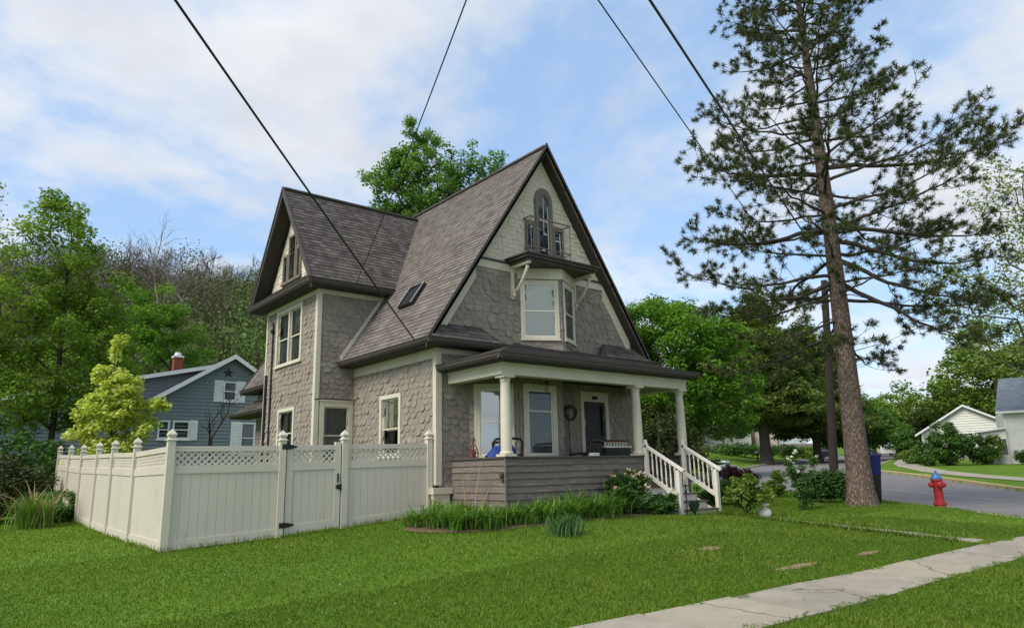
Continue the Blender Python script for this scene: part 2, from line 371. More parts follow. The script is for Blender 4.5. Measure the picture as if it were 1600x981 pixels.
def cracked(m, sc, seed):
    """hairline cracks and joint stains laid over a concrete or asphalt material"""
    nt = m.node_tree; N = nt.nodes.new; L = nt.links.new; b = nt.nodes['Principled BSDF']; src = b.inputs['Base Color'].links[0].from_socket
    tc = N('ShaderNodeTexCoord'); mp = N('ShaderNodeMapping'); mp.inputs['Location'].default_value = (seed,seed*.7,0); L(tc.outputs['Object'], mp.inputs[0])
    n = N('ShaderNodeTexNoise'); n.inputs['Scale'].default_value = 3.; n.inputs['Detail'].default_value = 6; L(mp.outputs[0], n.inputs['Vector'])
    mx = N('ShaderNodeMix'); mx.data_type = 'RGBA'; mx.inputs[0].default_value = .22; L(mp.outputs[0], mx.inputs[6]); L(n.outputs['Color'], mx.inputs[7])
    v = N('ShaderNodeTexVoronoi'); v.feature = 'DISTANCE_TO_EDGE'; v.inputs['Scale'].default_value = sc; L(mx.outputs[2], v.inputs['Vector'])
    r = ramp(nt, [(.0,(1,1,1)), (.012,(0,0,0))]); L(v.outputs['Distance'], r.inputs[0])
    n2 = N('ShaderNodeTexNoise'); n2.inputs['Scale'].default_value = .5; L(mp.outputs[0], n2.inputs['Vector']); r2 = ramp(nt, [(.48,(0,0,0)), (.56,(1,1,1))]); L(n2.outputs['Fac'], r2.inputs[0])
    mu = N('ShaderNodeMath'); mu.operation = 'MULTIPLY'; L(r.outputs[0], mu.inputs[0]); L(r2.outputs[0], mu.inputs[1])
    m2 = N('ShaderNodeMix'); m2.data_type = 'RGBA'; L(mu.outputs[0], m2.inputs[0]); L(src, m2.inputs[6]); m2.inputs[7].default_value = (.07,.06,.045,1); L(m2.outputs[2], b.inputs['Base Color'])
cracked(M['concrete'], .8, 1.3); cracked(M['concrete2'], .9, 4.1); cracked(M['concrete3'], .7, 7.7); cracked(M['asphalt'], .22, 2.2)

# ------------------------------------------------------------------ terrain (camera eye is z = 0)
CP = np.array([(5,5,-1.6),(10,4.7,-1.6),(17,4.6,-1.5),(0,0,-1.6),(8,0,-1.6),(20,0,-1.45),(-6,2,-1.6),(-6,10,-1.48),(-6,20,-1.35),
(3.45,14.1,-1.26),(5.57,14.1,-1.2),(6.9,14.1,-1.15),(9.1,14.1,-.95),(3.45,19.25,-1.25),(3.45,24,-1.12),(0,14,-1.36),(0,22,-1.28),
(9.6,11.8,-.98),(15.6,10.8,-1.215),(12,11,-1.08),(8.5,10.5,-1.15),(5,9.5,-1.38),(9,7.5,-1.42),(13,7.5,-1.4),(17,7.3,-1.36),
(20.4,9.4,-1.24),(21.45,7.87,-1.24),(21.8,9.6,-1.26),(15.9,9.8,-1.24),(19,10.2,-1.23),(22.8,13.4,-1.1),(13,18,-.9),(6,20,-1.15),(9,30,-.8),(25,6,-1.25)], float)
def plane_z(x, y): return -1.85 + .0244*(.638*x + .770*y)
_res = CP[:,2] - plane_z(CP[:,0], CP[:,1])
def _k(d2): return np.exp(-d2/40.5)
_w = np.linalg.solve(_k(((CP[:,None,:2]-CP[None,:,:2])**2).sum(-1)) + np.eye(len(CP))*.03, _res)
def tz(x, y):
    x = np.asarray(x, float); y = np.asarray(y, float)
    b = np.clip(((x-42.4)*-.36+(y-29.9)*.93-1.)/15, 0, 1)*np.clip((x-38)/8, 0, 1)      # the lawn across the road lies on a bank
    return plane_z(x, y) + 1.75*b*b*(3-2*b) + (_k((x[...,None]-CP[:,0])**2 + (y[...,None]-CP[:,1])**2)*_w).sum(-1)
def gz(x, y): return float(tz(x, y))

NEAR = [(15.5,-14),(17.2,-6),(18.3,0),(19.2,4.2),(19.69,5.47),(20.4,6.46),(21.52,7.7),(23.28,9.75),(24.4,11.4),(25.87,14.2),(27.4,16.4),(29.4,18.6),(31.5,22),(32.6,27),(33,62)]
LEFTK = [(41,62),(41,31.6),(41.4,30.4),(42.4,29.9),(52.4,34.4),(65.2,39.9),(84.4,47.6),(109.8,56),(143,65),(220,92)]
BACKK = [(223,84),(143,57.8),(84,35.1),(66.4,28.8),(60,26.3),(57,25.2),(55.6,24.5),(54,23.6),(50.9,22.1)]
FARK = [(47.8,19.6),(44.3,16.95),(38.85,13.1),(32.77,8.94),(28,5.6),(24.6,1),(22.5,-6),(21.3,-14)]
ROAD = NEAR + LEFTK + BACKK + FARK

def inside(px, py, poly):
    r = np.zeros(np.shape(px), bool); n = len(poly)
    for i in range(n):
        x0, y0 = poly[i]; x1, y1 = poly[(i+1) % n]
        c = ((y0 > py) != (y1 > py)); den = (y1-y0) if y1 != y0 else 1e-9
        r ^= c & (px < (x1-x0)*(py-y0)/den + x0)
    return r

def axis(parts):
    out = []
    for a, b, s in parts: out += list(np.arange(a, b-1e-6, s))
    return np.array(out + [parts[-1][1]])
gx = axis([(-70,-10,5),(-10,12,.5),(12,52,.3),(52,150,1.5),(150,420,15)])
gy = axis([(-60,-6,4),(-6,35,.3),(35,75,1.),(75,420,15)])
X, Y = np.meshgrid(gx, gy); Zt = tz(X, Y) - np.where(inside(X, Y, ROAD), .3, 0.)
nx, ny = len(gx), len(gy); idx = np.arange(nx*ny).reshape(ny, nx)
F = np.stack([idx[:-1,:-1], idx[:-1,1:], idx[1:,1:], idx[1:,:-1]], -1).reshape(-1, 4)
me = bpy.data.meshes.new('ground'); me.from_pydata(np.stack([X.ravel(), Y.ravel(), Zt.ravel()], 1).tolist(), [], F.tolist())
me.polygons.foreach_set('use_smooth', [True]*len(me.polygons))
tag(link_mesh('ground', me, M['ground'], None, (0,0,0)), kind='structure')

def draped(name, poly, mat, dz, maxlen=1.5):
    tris = tessellate_polygon([[Vector((x, y, 0)) for x, y in poly]])
    bm = bmesh.new(); vs = [bm.verts.new((x, y, 0)) for x, y in poly]
    for t in tris:
        try: bm.faces.new([vs[i] for i in t])
        except ValueError: pass
    for _ in range(8):
        def lim(e):
            c = (e.verts[0].co + e.verts[1].co)/2; return maxlen if c.x < 50 else maxlen*6
        es = [e for e in bm.edges if e.calc_length() > lim(e)]
        if not es: break
        bmesh.ops.subdivide_edges(bm, edges=es, cuts=1); bmesh.ops.triangulate(bm, faces=[f for f in bm.faces if len(f.verts) > 3])
    bm.verts.ensure_lookup_table()
    zz = tz(np.array([v.co.x for v in bm.verts]), np.array([v.co.y for v in bm.verts]))
    for v, z in zip(bm.verts, zz): v.co.z = z + dz
    bmesh.ops.recalc_face_normals(bm, faces=bm.faces)
    me = bpy.data.meshes.new(name); bm.to_mesh(me); bm.free()
    return tag(link_mesh(name, me, mat, None, (0,0,0)), kind='structure')
draped('road', ROAD, M['asphalt'], -.115)

def resample(pts, step):
    out = [Vector(pts[0]).to_2d()]
    for a, b in zip(pts[:-1], pts[1:]):
        a = Vector(a).to_2d(); b = Vector(b).to_2d(); n = max(1, int((b-a).length/step))
        out += [a + (b-a)*(i/n) for i in range(1, n+1)]
    return out
def kerb(name, pts, mat, w=.17, top=.03, side=1):
    mb = MB(); P = resample(pts, 1.2); V = []; k = len(P)
    for i, p in enumerate(P):
        d = (P[min(i+1,k-1)] - P[max(i-1,0)]).normalized(); n = Vector((-d.y, d.x))*side
        z = gz(p.x, p.y); q = p + n*w
        V += [(p.x,p.y,z-.35),(p.x,p.y,z+top-.02),(p.x+n.x*.02,p.y+n.y*.02,z+top),(q.x,q.y,z+top),(q.x,q.y,z-.35)]
    F = [(i*5+j, i*5+j+1, i*5+5+j+1, i*5+5+j) for i in range(k-1) for j in range(4)]
    mb.add(V, F); return tag(mb.build(name, mat, origin=(0,0,0)), kind='structure')
kerb('kerb', NEAR, M['kerb'], top=.0, side=1)
kerb('kerb', LEFTK, M['kerb'], side=1)
kerb('kerb', BACKK + FARK, M['kerb_yellow'], side=1)
for (a, b) in (((27.6,8.4),(33.6,15.6)), ((42.5,25.5),(58,32.4))):
    P = resample([a, b], 1.); mb = MB()
    for p, q in zip(P[:-1], P[1:]):
        d = (q-p).normalized(); n = Vector((-d.y, d.x))*.06
        mb.add([(p.x-n.x,p.y-n.y,gz(*p)-.109),(q.x-n.x,q.y-n.y,gz(*q)-.109),(q.x+n.x,q.y+n.y,gz(*q)-.109),(p.x+n.x,p.y+n.y,gz(*p)-.109)], [(0,1,2,3)])
    tag(mb.build('road_marking', M['paint_line'], origin=(0,0,0)), kind='structure')
# sidewalk of this block: cast slabs with joints, each settled a little differently
rng = random.Random(4)
SWU = [(-9,5.95),(0,5.75),(5.4,5.48),(9.8,5.17),(13,5.05),(15,4.98),(16.5,4.72),(18.6,4.5)]
SWL = [(-9,4.65),(0,4.45),(6.7,4.24),(8,4.18),(9.3,4.14),(11.7,4.12),(14.4,4.02),(18.2,3.75)]
def yat(L, x): return float(np.interp(x, [p[0] for p in L], [p[1] for p in L]))
slabs = [MB(), MB(), MB()]; x = -9.; kk = 0
while x < 18.:
    x1 = min(x+1.52, 18.25); t = [rng.uniform(-.014,.014) for _ in range(4)]
    c = [(x+.02,yat(SWL,x)),(x1-.02,yat(SWL,x1)),(x1-.02,yat(SWU,x1)),(x+.02,yat(SWU,x))]
    T = [(px,py,gz(px,py)+.022+t[i]) for i,(px,py) in enumerate(c)]
    slabs[(0,1,0,2,1,0,2)[kk%7]].add([(a,b,z-.15) for a,b,z in T]+T, [(4,5,6,7),(0,1,5,4),(1,2,6,5),(2,3,7,6),(3,0,4,7)]); x = x1; kk += 1
for mb, mm in zip(slabs, ('concrete','concrete2','concrete3')): tag(mb.build('sidewalk', M[mm], origin=(0,0,0)), kind='structure')
P = [(x, yat(SWL,x)-.04) for x in np.arange(-9,18.3,.6)]; P2 = [(x, yat(SWU,x)+.04) for x in np.arange(-9,18.3,.6)]
mb = MB(); V = [(a,b,gz(a,b)+.006) for a,b in P]+[(a,b,gz(a,b)+.006) for a,b in P2]; n_ = len(P)
mb.add(V, [(i,i+1,n_+i+1,n_+i) for i in range(n_-1)]); tag(mb.build('path', M['dark_soil'], origin=(0,0,0)), kind='structure')
mb = MB(); y = 5.1
while y < 10.55:
    y1 = min(y+1.1, 10.6); T = [(px,py,gz(px,py)+.01+rng.uniform(-.004,.004)) for px,py in ((15.15,y+.008),(15.85,y+.008),(15.85,y1-.008),(15.15,y1-.008))]
    mb.add([(a,b,z-.12) for a,b,z in T]+T, [(4,5,6,7),(0,1,5,4),(1,2,6,5),(2,3,7,6),(3,0,4,7)]); y = y1
tag(mb.build('front_walk', M['concrete'], origin=(0,0,0)), kind='structure')
FSW = [(30.4,2),(33.6,6.2),(38.4,10.4),(43.1,14.6),(49,18.7),(59,24.2),(66.4,27.6),(94.6,38.3),(142.4,56.6),(142.9,55.2),(95.4,36.6),(68.3,26.4),(60.2,22.9),(50.2,17.5),(44.4,13.5),(39.6,9.4),(34.8,5.3),(31.6,1.4)]
draped('far_sidewalk', FSW, M['concrete'], .03, 2.)
BED = [(7.35,12.3),(7.4,11.9),(7.62,11.5),(7.8,11.28),(8.15,11.02),(8.5,10.95),(8.8,10.78),(9.2,10.84),(9.6,10.68),(10,10.76),(10.4,10.66),(10.8,10.78),(11.2,10.7),(11.7,10.83),(12.4,10.9),(13.1,10.98),(13.8,11.1),(14.05,11.4),(14.0,12.1),(9.6,12.1),(9.1,14.0),(8.6,13.5),(7.7,12.9)]
draped('planting_bed', BED, M['soil'], .014, .3)
for k, (cx, cy, rx, ry) in enumerate(((10.4,5.92,.75,.12),(12.6,5.85,.5,.1),(10.5,7.55,.35,.15))):
    draped('bare_soil_patch', [(cx+rx*math.cos(t)*rng.uniform(.7,1.1), cy+ry*math.sin(t)*rng.uniform(.7,1.1)) for t in np.linspace(0,2*math.pi,14)[:-1]], M['dry_soil'], .012, .4)

# ------------------------------------------------------------------ the house
house = empty('house', (12.75,18,-1.0), 'large weathered grey shingle house with steep brown gables and a columned front porch', 'house')
EZ, S_ = 3.1, 1.495                      # eave height and slope of the main roof
front = Fr((0,14,0),(1,0,0)); side = Fr((9.2,0,0),(0,-1,0)); wfront = Fr((0,18.273,0),(1,0,0)); wside = Fr((8.042,0,0),(0,-1,0))

def wall(name, fr, poly, openings=(), mat=None, thick=.12, parent=house):
    """wall core with its window and door openings left open"""
    us = sorted({p[0] for p in poly} | {o[i] for o in openings for i in (0,1)}); vs = sorted({p[1] for p in poly} | {o[i] for o in openings for i in (2,3)})
    mb = MB()
    for a, b in zip(us[:-1], us[1:]):
        for c, d in zip(vs[:-1], vs[1:]):
            if b-a < 1e-5 or d-c < 1e-5: continue
            m = ((a+b)/2, (c+d)/2)
            if any(o[0] < m[0] < o[1] and o[2] < m[1] < o[3] for o in openings): continue
            q = clip([(a,c),(b,c),(b,d),(a,d)], poly)
            if q: mb.prism(fr, q, -thick, 0)
    return mb.build(name, mat or M['siding'], parent)

def shingles(name, fr, poly, openings, parent, mat, row=.148, w=.25, kind='hex', seed=1, lift=.023):
    """rows of separate shingles, lower edges lifted and a little uneven"""
    rg = random.Random(seed); mb = MB()
    u0 = min(p[0] for p in poly); u1 = max(p[0] for p in poly); v0 = min(p[1] for p in poly); v1 = max(p[1] for p in poly)
    v = v0; r = 0
    while v < v1:
        u = u0 - w - (w/2 if r % 2 else 0) + rg.uniform(-.015,.015)
        while u < u1 + w:
            ww = w*rg.choice((.85,.95,1.05,1.18))*rg.uniform(.94,1.06); dv = rg.uniform(-.02,.016); g = .004
            vb = v + dv - row*.12
            if kind == 'hex':
                e = row*.5*rg.uniform(.75,1.15); k = ww*rg.uniform(.16,.34); k2 = ww*rg.uniform(.16,.34)
                P = [(u+g,vb+e),(u+g+k*.55,vb+e*.28),(u+k+.02,vb),(u+ww-k2-.02,vb+rg.uniform(-.008,.008)),(u+ww-g-k2*.55,vb+e*.28),(u+ww-g,vb+e),(u+ww-g,v+row*1.55),(u+g,v+row*1.55)]
            else:
                P = [(u+g,vb),(u+ww-g,vb+rg.uniform(-.005,.005)),(u+ww-g,v+row*1.1),(u+g,v+row*1.1)]
            mu, mv = u+ww/2, v+row*.5
            if not any(o[0]+.0 < mu-ww*.3 and mu+ww*.3 < o[1] and o[2] < mv and mv < o[3] for o in openings):
                Q = clip(P, poly)
                if Q:
                    n = len(Q); lf = lift*rg.choice((.55,.8,1.,1.,1.4))*rg.uniform(.85,1.15); tw = rg.uniform(-.012,.012)
                    def nn(p): return .003 + lf*max(0., 1-(p[1]-vb)/(row*1.5)) + tw*(p[0]-mu)/ww
                    top = [fr(p[0],p[1],nn(p)) for p in Q]; bot = [fr(p[0],p[1],max(.0005, nn(p)-.019)) for p in Q]
                    mb.add(top+bot, [tuple(range(n))]+[(i,n+i,n+(i+1)%n,(i+1)%n) for i in range(n)])
            u += ww
        v += row; r += 1
    return mb.build(name, mat, parent)

def window(fr, u0, u1, v0, v1, wname='window', fw=.1, fmat='cream', rail=None, mull=None, curtain='curtain', glass='glass', sill=True, depth=.05, cspan=(0.,1.), chalf=None, head=.0):
    """cased window: frame > sash, pane, curtain"""
    f = MB(); fm = M[fmat]
    f.fbox(fr,u0,u0+fw,v0,v1,-.06,depth); f.fbox(fr,u1-fw,u1,v0,v1,-.06,depth)
    f.fbox(fr,u0+fw,u1-fw,v1-fw-head,v1,-.06,depth-.002)
    if head: f.fbox(fr,u0-.03,u1+.03,v1,v1+.035,-.06,depth+.025)
    f.fbox(fr,u0+fw,u1-fw,v0,v0+fw*.5,-.06,depth-.002)
    if sill: f.fbox(fr,u0-.02,u1+.02,v0-.05,v0,-.04,depth+.03)
    if mull: f.fbox(fr,mull-.045,mull+.045,v0+fw*.5,v1-fw-head,-.06,depth-.006)
    o = f.build(wname, fm, house)
    a, b, c, d = u0+fw, u1-fw, v0+fw*.5, v1-fw-head
    segs = [(a,b)] if not mull else [(a,mull-.045),(mull+.045,b)]
    s = MB(); g = MB(); cu = MB(); r = rail if rail is not None else (c+d)/2
    for (p, q) in segs:
        sw = .035
        for lo, hi, nn in ((r-.02,d,-.012),(c,r+.02,-.03)):
            s.fbox(fr,p,p+sw,lo,hi,nn-.03,nn); s.fbox(fr,q-sw,q,lo,hi,nn-.03,nn)
            s.fbox(fr,p+sw,q-sw,lo,lo+sw,nn-.03,nn-.001); s.fbox(fr,p+sw,q-sw,hi-sw,hi,nn-.03,nn-.001)
            P = [fr(p+sw,lo+sw,nn-.018),fr(q-sw,lo+sw,nn-.018),fr(q-sw,hi-sw,nn-.018),fr(p+sw,hi-sw,nn-.018)]
            g.add(P, [(0,1,2,3)])
        if curtain:
            lo_, hi_ = c + (d-c)*cspan[0], c + (d-c)*cspan[1]; K = 26
            top = [fr(p+(q-p)*i/K, hi_, -.1+.014*math.sin(i*1.9)) for i in range(K+1)]; bot = [fr(p+(q-p)*i/K, lo_, -.1+.018*math.sin(i*1.9+.4)) for i in range(K+1)]
            cu.add(top+bot, [(i,i+1,K+2+i,K+1+i) for i in range(K)])
    sm = fm if fmat in ('cream','white') else M['white']
    s.build('sash', sm, o); g.build('pane', M[glass], o)
    if curtain: cu.build('curtain', M[curtain], o, smooth=True)
    return o

# openings
W_side = (-16.69,-15.6,.42,2.0)
W_wf = (8.165,9.163,-.2,1.985)
W_wd = (-21.27,-19.3,3.26,5.0); W_wl = (-20.86,-19.6,.25,1.94)
D_fr = (13.98,15.1,-.26,2.08)

# walls and shingles
P_side = [(-18.27,-1.25),(-14.,-1.25),(-14.,2.98),(-18.27,2.98)]
w = wall('wall', side, P_side, [W_side]); shingles('shingle_siding', side, [(-18.27,-.9),(-14.05,-.9),(-14.05,2.75),(-18.27,2.75)], [W_side], w, M['siding'], seed=11)
P_rear = [(-26.,-1.25),(-22.13,-1.25),(-22.13,2.98),(-26,2.98)]
w = wall('wall', side, P_rear); shingles('shingle_siding', side, [(-26.,-.9),(-22.13,-.9),(-22.13,2.9),(-26,2.9)], [], w, M['siding'], seed=12)
P_fr = [(9.2,-1.1),(16.3,-1.1),(16.3,3.62),(9.2,3.62)]
BAYHOLE = (10.2,13.3,-.2,2.45)
w = wall('wall', front, P_fr, [D_fr, BAYHOLE]); 
shingles('shingle_siding', front, [(9.25,-.5),(16.3,-.5),(16.3,2.85),(9.25,2.85)], [D_fr,(10.2,13.35,-.6,3)], w, M['siding'], seed=13)
def roofz(x): return EZ + S_*(x-8.75) if x < 12.75 else EZ + S_*(16.75-x)
def xat(z, dz=.17): return 8.75 + (z+dz-EZ)/S_
zt = 5.42
P_gr = [(9.2,3.0),(16.3,3.0),(16.3,roofz(9.2)-.17),(25.5-xat(zt),zt),(xat(zt),zt),(9.2,roofz(9.2)-.17)]
w = wall('gable_wall', front, P_gr, []); shingles('shingle_siding', front, P_gr, [], w, M['siding'], seed=14)
P_gw = [(xat(zt),zt),(25.5-xat(zt),zt),(12.75,roofz(12.75)-.17)]
w = wall('gable_wall', front, P_gw, [], M['gable']); shingles('shingle_siding', front, P_gw, [], w, M['gable'], row=.125, w=.21, kind='sq', seed=15, lift=.014)
P_wf = [(8.042,-1.25),(10.35,-1.25),(10.35,5.3),(8.042,5.3)]
w = wall('wall', wfront, P_wf, [W_wf]); shingles('shingle_siding', wfront, [(8.09,-.9),(10.35,-.9),(10.35,5.04),(8.09,5.04)], [W_wf], w, M['siding'], seed=16)
P_ws = [(-22.13,-1.25),(-18.273,-1.25),(-18.273,5.75),(-22.13,5.75)]
w = wall('wall', wside, P_ws, [W_wd, W_wl]); shingles('shingle_siding', wside, [(-22.13,-.9),(-18.33,-.9),(-18.33,5.04),(-22.13,5.04)], [W_wd, W_wl], w, M['siding'], seed=17)
P_wg = [(-21.95,5.75),(-18.45,5.75),(-20.2,8.36)]
w = wall('gable_wall', wside, P_wg, [], M['gable']); shingles('shingle_siding', wside, P_wg, [], w, M['gable'], row=.125, w=.21, kind='sq', seed=18, lift=.014)
mb = MB(); mb.box((16.18,14.12,-1.1),(16.3,26,3.05)); mb.box((9.2,25.88,-1.2),(16.18,26.0,3.05)); mb.box((8.042,22.01,-1.25),(9.2,22.13,5.3))
mb.prism(Fr((0,26,0),(1,0,0)), [(9.2,3.05),(16.3,3.05),(12.75,8.75)], -.12, 0); mb.build('wall', M['siding'], house)
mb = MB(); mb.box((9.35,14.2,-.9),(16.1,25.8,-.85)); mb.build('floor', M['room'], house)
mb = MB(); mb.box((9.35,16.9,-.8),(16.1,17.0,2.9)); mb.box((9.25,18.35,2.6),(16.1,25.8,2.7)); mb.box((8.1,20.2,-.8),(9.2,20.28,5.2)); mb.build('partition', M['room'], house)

# roofs: courses of tabs laid as real lapped strips
def roof_slope(name, O, U, V, poly, mat, parent=house, row=.145, thick=.09, seed=0, lip=.014):
    fr = Fr(O, U, V); rg = random.Random(seed); mb = MB()
    if fr.N.z < 0: fr.N = -fr.N
    mb.prism(fr, poly, -thick, 0, uv=True)
    v0 = min(p[1] for p in poly); v1 = max(p[1] for p in poly); u0 = min(p[0] for p in poly)-1; u1 = max(p[0] for p in poly)+1
    v = v0
    while v < v1:
        q = clip([(u0,v),(u1,v),(u1,v+row*1.05),(u0,v+row*1.05)], poly)
        if q:
            n = len(q); lp = lip*rg.uniform(.8,1.25); vl = v
            top = [fr(p[0],p[1],.003+lp*max(0,1-(p[1]-vl)/(row*1.05))) for p in q]; bot = [fr(p[0],p[1],.001) for p in q]
            mb.add(top+bot, [tuple(range(n))]+[(i,n+i,n+(i+1)%n,(i+1)%n) for i in range(n)], [[(p[0],max(p[1],vl+.004) if p[1] < vl+row*.5 else vl+row*.9) for p in q]]+[[(q[i][0],vl+.01)]*4 for i in range(n)])
        v += row
    return mb.build(name, mat, parent)
sl = math.hypot(1, S_); SLV = (1, 0, S_)
LEN = 4*sl
roofL = roof_slope('roof', (8.75,0,EZ), (0,-1,0), (1,0,S_), [(-26.35,0),(-13.64,0),(-13.64,LEN),(-26.35,LEN)], M['roof'], seed=1)
roof_slope('roof', (16.75,0,EZ), (0,1,0), (-1,0,S_), [(13.64,0),(26.35,0),(26.35,LEN),(13.64,LEN)], M['roof'], seed=2)
mb = MB(); mb.bar((12.75,13.66,9.09),(12.75,26.37,9.09),.2,.06); mb.build('ridge_cap', M['roof2'], house)
ws = (8.72-5.35)/2.35; wl = math.hypot(2.35, 8.72-5.35); mx = lambda z: 8.75+(z-EZ)/S_
roof_slope('wing_roof', (0,17.85,5.35), (1,0,0), (0,1,ws), [(7.6,0),(mx(5.35)+.12,0),(mx(8.72)+.12,wl),(7.6,wl)], M['roof2'], seed=3)
roof_slope('wing_roof', (0,22.55,5.35), (-1,0,0), (0,-1,ws), [(-mx(5.35)-.12,0),(-7.6,0),(-7.6,wl),(-mx(8.72)-.12,wl)], M['roof2'], seed=4)
mb = MB(); mb.bar((7.58,20.2,8.74),(12.45,20.2,8.74),.18,.06); mb.build('ridge_cap', M['roof2'], house)
# wing pent skirt across the gable foot
sk = math.hypot(.44,.42)
roof_slope('pent_roof', (7.6,0,5.35), (0,-1,0), (.44,0,.42), [(-22.55,0),(-17.85,0),(-18.2,sk),(-22.2,sk)], M['roof2'], seed=5)
# front skirts beside the bay
sk2 = math.hypot(.45,.46)
roof_slope('pent_roof', (0,13.55,EZ), (1,0,0), (0,.45,.46), [(8.75,0),(11.0,0),(10.52,sk2),(9.2,sk2)], M['roof2'], seed=6)
roof_slope('pent_roof', (0,13.55,EZ), (1,0,0), (0,.45,.46), [(14.5,0),(16.75,0),(16.3,sk2),(15.0,sk2)], M['roof2'], seed=7)
# porch roof, hipped
ph = math.hypot(2.4,.76)
roof_slope('porch_roof', (0,11.6,2.5), (1,0,0), (0,2.4,.76), [(9.26,0),(16.1,0),(13.7,ph),(11.64,ph)], M['roof2'], seed=8)
roof_slope('porch_roof', (9.26,0,2.5), (0,-1,0), (2.4,0,.76), [(-14.0,0),(-11.6,0),(-14.0,ph)], M['roof2'], seed=9)
roof_slope('porch_roof', (16.1,0,2.5), (0,1,0), (-2.4,0,.76), [(11.6,0),(14.0,0),(14.0,ph)], M['roof2'], seed=10)
# rear side pent
roof_slope('pent_roof', (8.5,0,2.22), (0,-1,0), (.7,0,.5), [(-26.7,0),(-22.15,0),(-22.15,.86),(-26.2,.86)], M['roof2'], seed=11)

# rake boards, fascias, gutters, soffits (dark)
mb = MB()
for sgn in (1,-1):
    a = Vector((12.75-sgn*4.06,0,EZ-.09)); b = Vector((12.75+sgn*.02,0,EZ-.09+S_*4.08))
    for y0 in (13.64,26.36):
        mb.add([Vector((a.x,y0,a.z-.15)),Vector((b.x,y0,b.z-.15)),Vector((b.x,y0,b.z+.07)),Vector((a.x,y0,a.z+.07)),
                Vector((a.x,y0+.045,a.z-.15)),Vector((b.x,y0+.045,b.z-.15)),Vector((b.x,y0+.045,b.z+.07)),Vector((a.x,y0+.045,a.z+.07))],
               [(0,1,2,3),(7,6,5,4),(0,4,5,1),(1,5,6,2),(2,6,7,3),(3,7,4,0)])
        mb.add([Vector((a.x,y0-.03,a.z-.02)),Vector((b.x,y0-.03,b.z-.02)),Vector((b.x,y0-.03,b.z+.085)),Vector((a.x,y0-.03,a.z+.085)),
                Vector((a.x,y0-.002,a.z-.02)),Vector((b.x,y0-.002,b.z-.02)),Vector((b.x,y0-.002,b.z+.085)),Vector((a.x,y0-.002,a.z+.085))],
               [(0,1,2,3),(7,6,5,4),(0,4,5,1),(1,5,6,2),(2,6,7,3),(3,7,4,0)])
mb.pieces('rake_board', M['dark'], house)
mb = MB()
for sgn in (1,-1):
    x0, x1 = 12.75-sgn*4., 12.75; za = EZ-.07
    mb.add([(x0,13.69,za-.14),(x1,13.69,za-.14+S_*4),(x1,14.02,za-.14+S_*4),(x0,14.02,za-.14),(x0,13.69,za-.1),(x1,13.69,za-.1+S_*4),(x1,14.02,za-.1+S_*4),(x0,14.02,za-.1)],
           [(0,1,2,3),(7,6,5,4),(0,4,5,1),(1,5,6,2),(2,6,7,3),(3,7,4,0)])
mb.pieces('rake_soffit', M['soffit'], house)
def gutter(name, a, b, out, h=.14):
    """eave gutter with a moulded face, fascia and soffit back to the wall"""
    a = Vector(a); b = Vector(b); o = Vector(out).normalized(); d = (b-a)
    prof = [(-.02,-h),(.035,-h),(.075,-h*.62),(.085,-.03),(.1,-.02),(.1,.0),(.0,.005),(-.02,0)]
    mb = MB(); k = len(prof)
    P = [a + o*x + Vector((0,0,z)) for x,z in prof] + [b + o*x + Vector((0,0,z)) for x,z in prof]
    mb.add(P, [tuple(range(k)), tuple(range(2*k-1,k-1,-1))]+[(i,(i+1)%k,k+(i+1)%k,k+i) for i in range(k)])
    return mb.build(name, M['dark'], house)
gutter('gutter', (8.72,13.46,EZ-.005), (8.72,18.24,EZ-.005), (-1,0,0)); gutter('gutter', (8.72,22.16,EZ-.005), (8.72,26.36,EZ-.005), (-1,0,0))
gutter('gutter', (8.66,13.53,EZ-.005), (11.02,13.53,EZ-.005), (0,-1,0)); gutter('gutter', (14.48,13.53,EZ-.005), (16.8,13.53,EZ-.005), (0,-1,0))
gutter('gutter', (7.5,17.83,5.345), (10.2,17.83,5.345), (0,-1,0), .16); gutter('gutter', (7.58,17.76,5.345), (7.58,22.6,5.345), (-1,0,0), .16)
gutter('gutter', (9.16,11.57,2.495), (16.2,11.57,2.495), (0,-1,0), .15); gutter('gutter', (9.23,11.5,2.495), (9.23,13.96,2.495), (-1,0,0), .15); gutter('gutter', (16.13,11.5,2.495), (16.13,13.96,2.495), (1,0,0), .15)
gutter('gutter', (8.48,22.16,2.21), (8.48,26.75,2.21), (-1,0,0), .12)
mb = MB()
mb.box((8.72,13.53,2.93),(9.2,18.26,2.96)); mb.box((8.72,22.14,2.93),(9.2,26.35,2.96)); mb.box((9.2,13.53,2.93),(11.02,14,2.96)); mb.box((14.48,13.53,2.93),(16.75,14,2.96))
mb.box((7.58,17.83,5.16),(10.3,18.27,5.2)); mb.box((7.58,18.272,5.16),(8.04,22.58,5.2))
mb.box((9.23,11.57,2.33),(16.13,11.86,2.36)); mb.box((9.23,11.861,2.33),(9.54,13.99,2.36)); mb.box((15.96,11.861,2.33),(16.13,13.99,2.36)); mb.box((8.48,22.15,2.07),(9.2,26.7,2.1))
mb.pieces('soffit', M['soffit'], house)
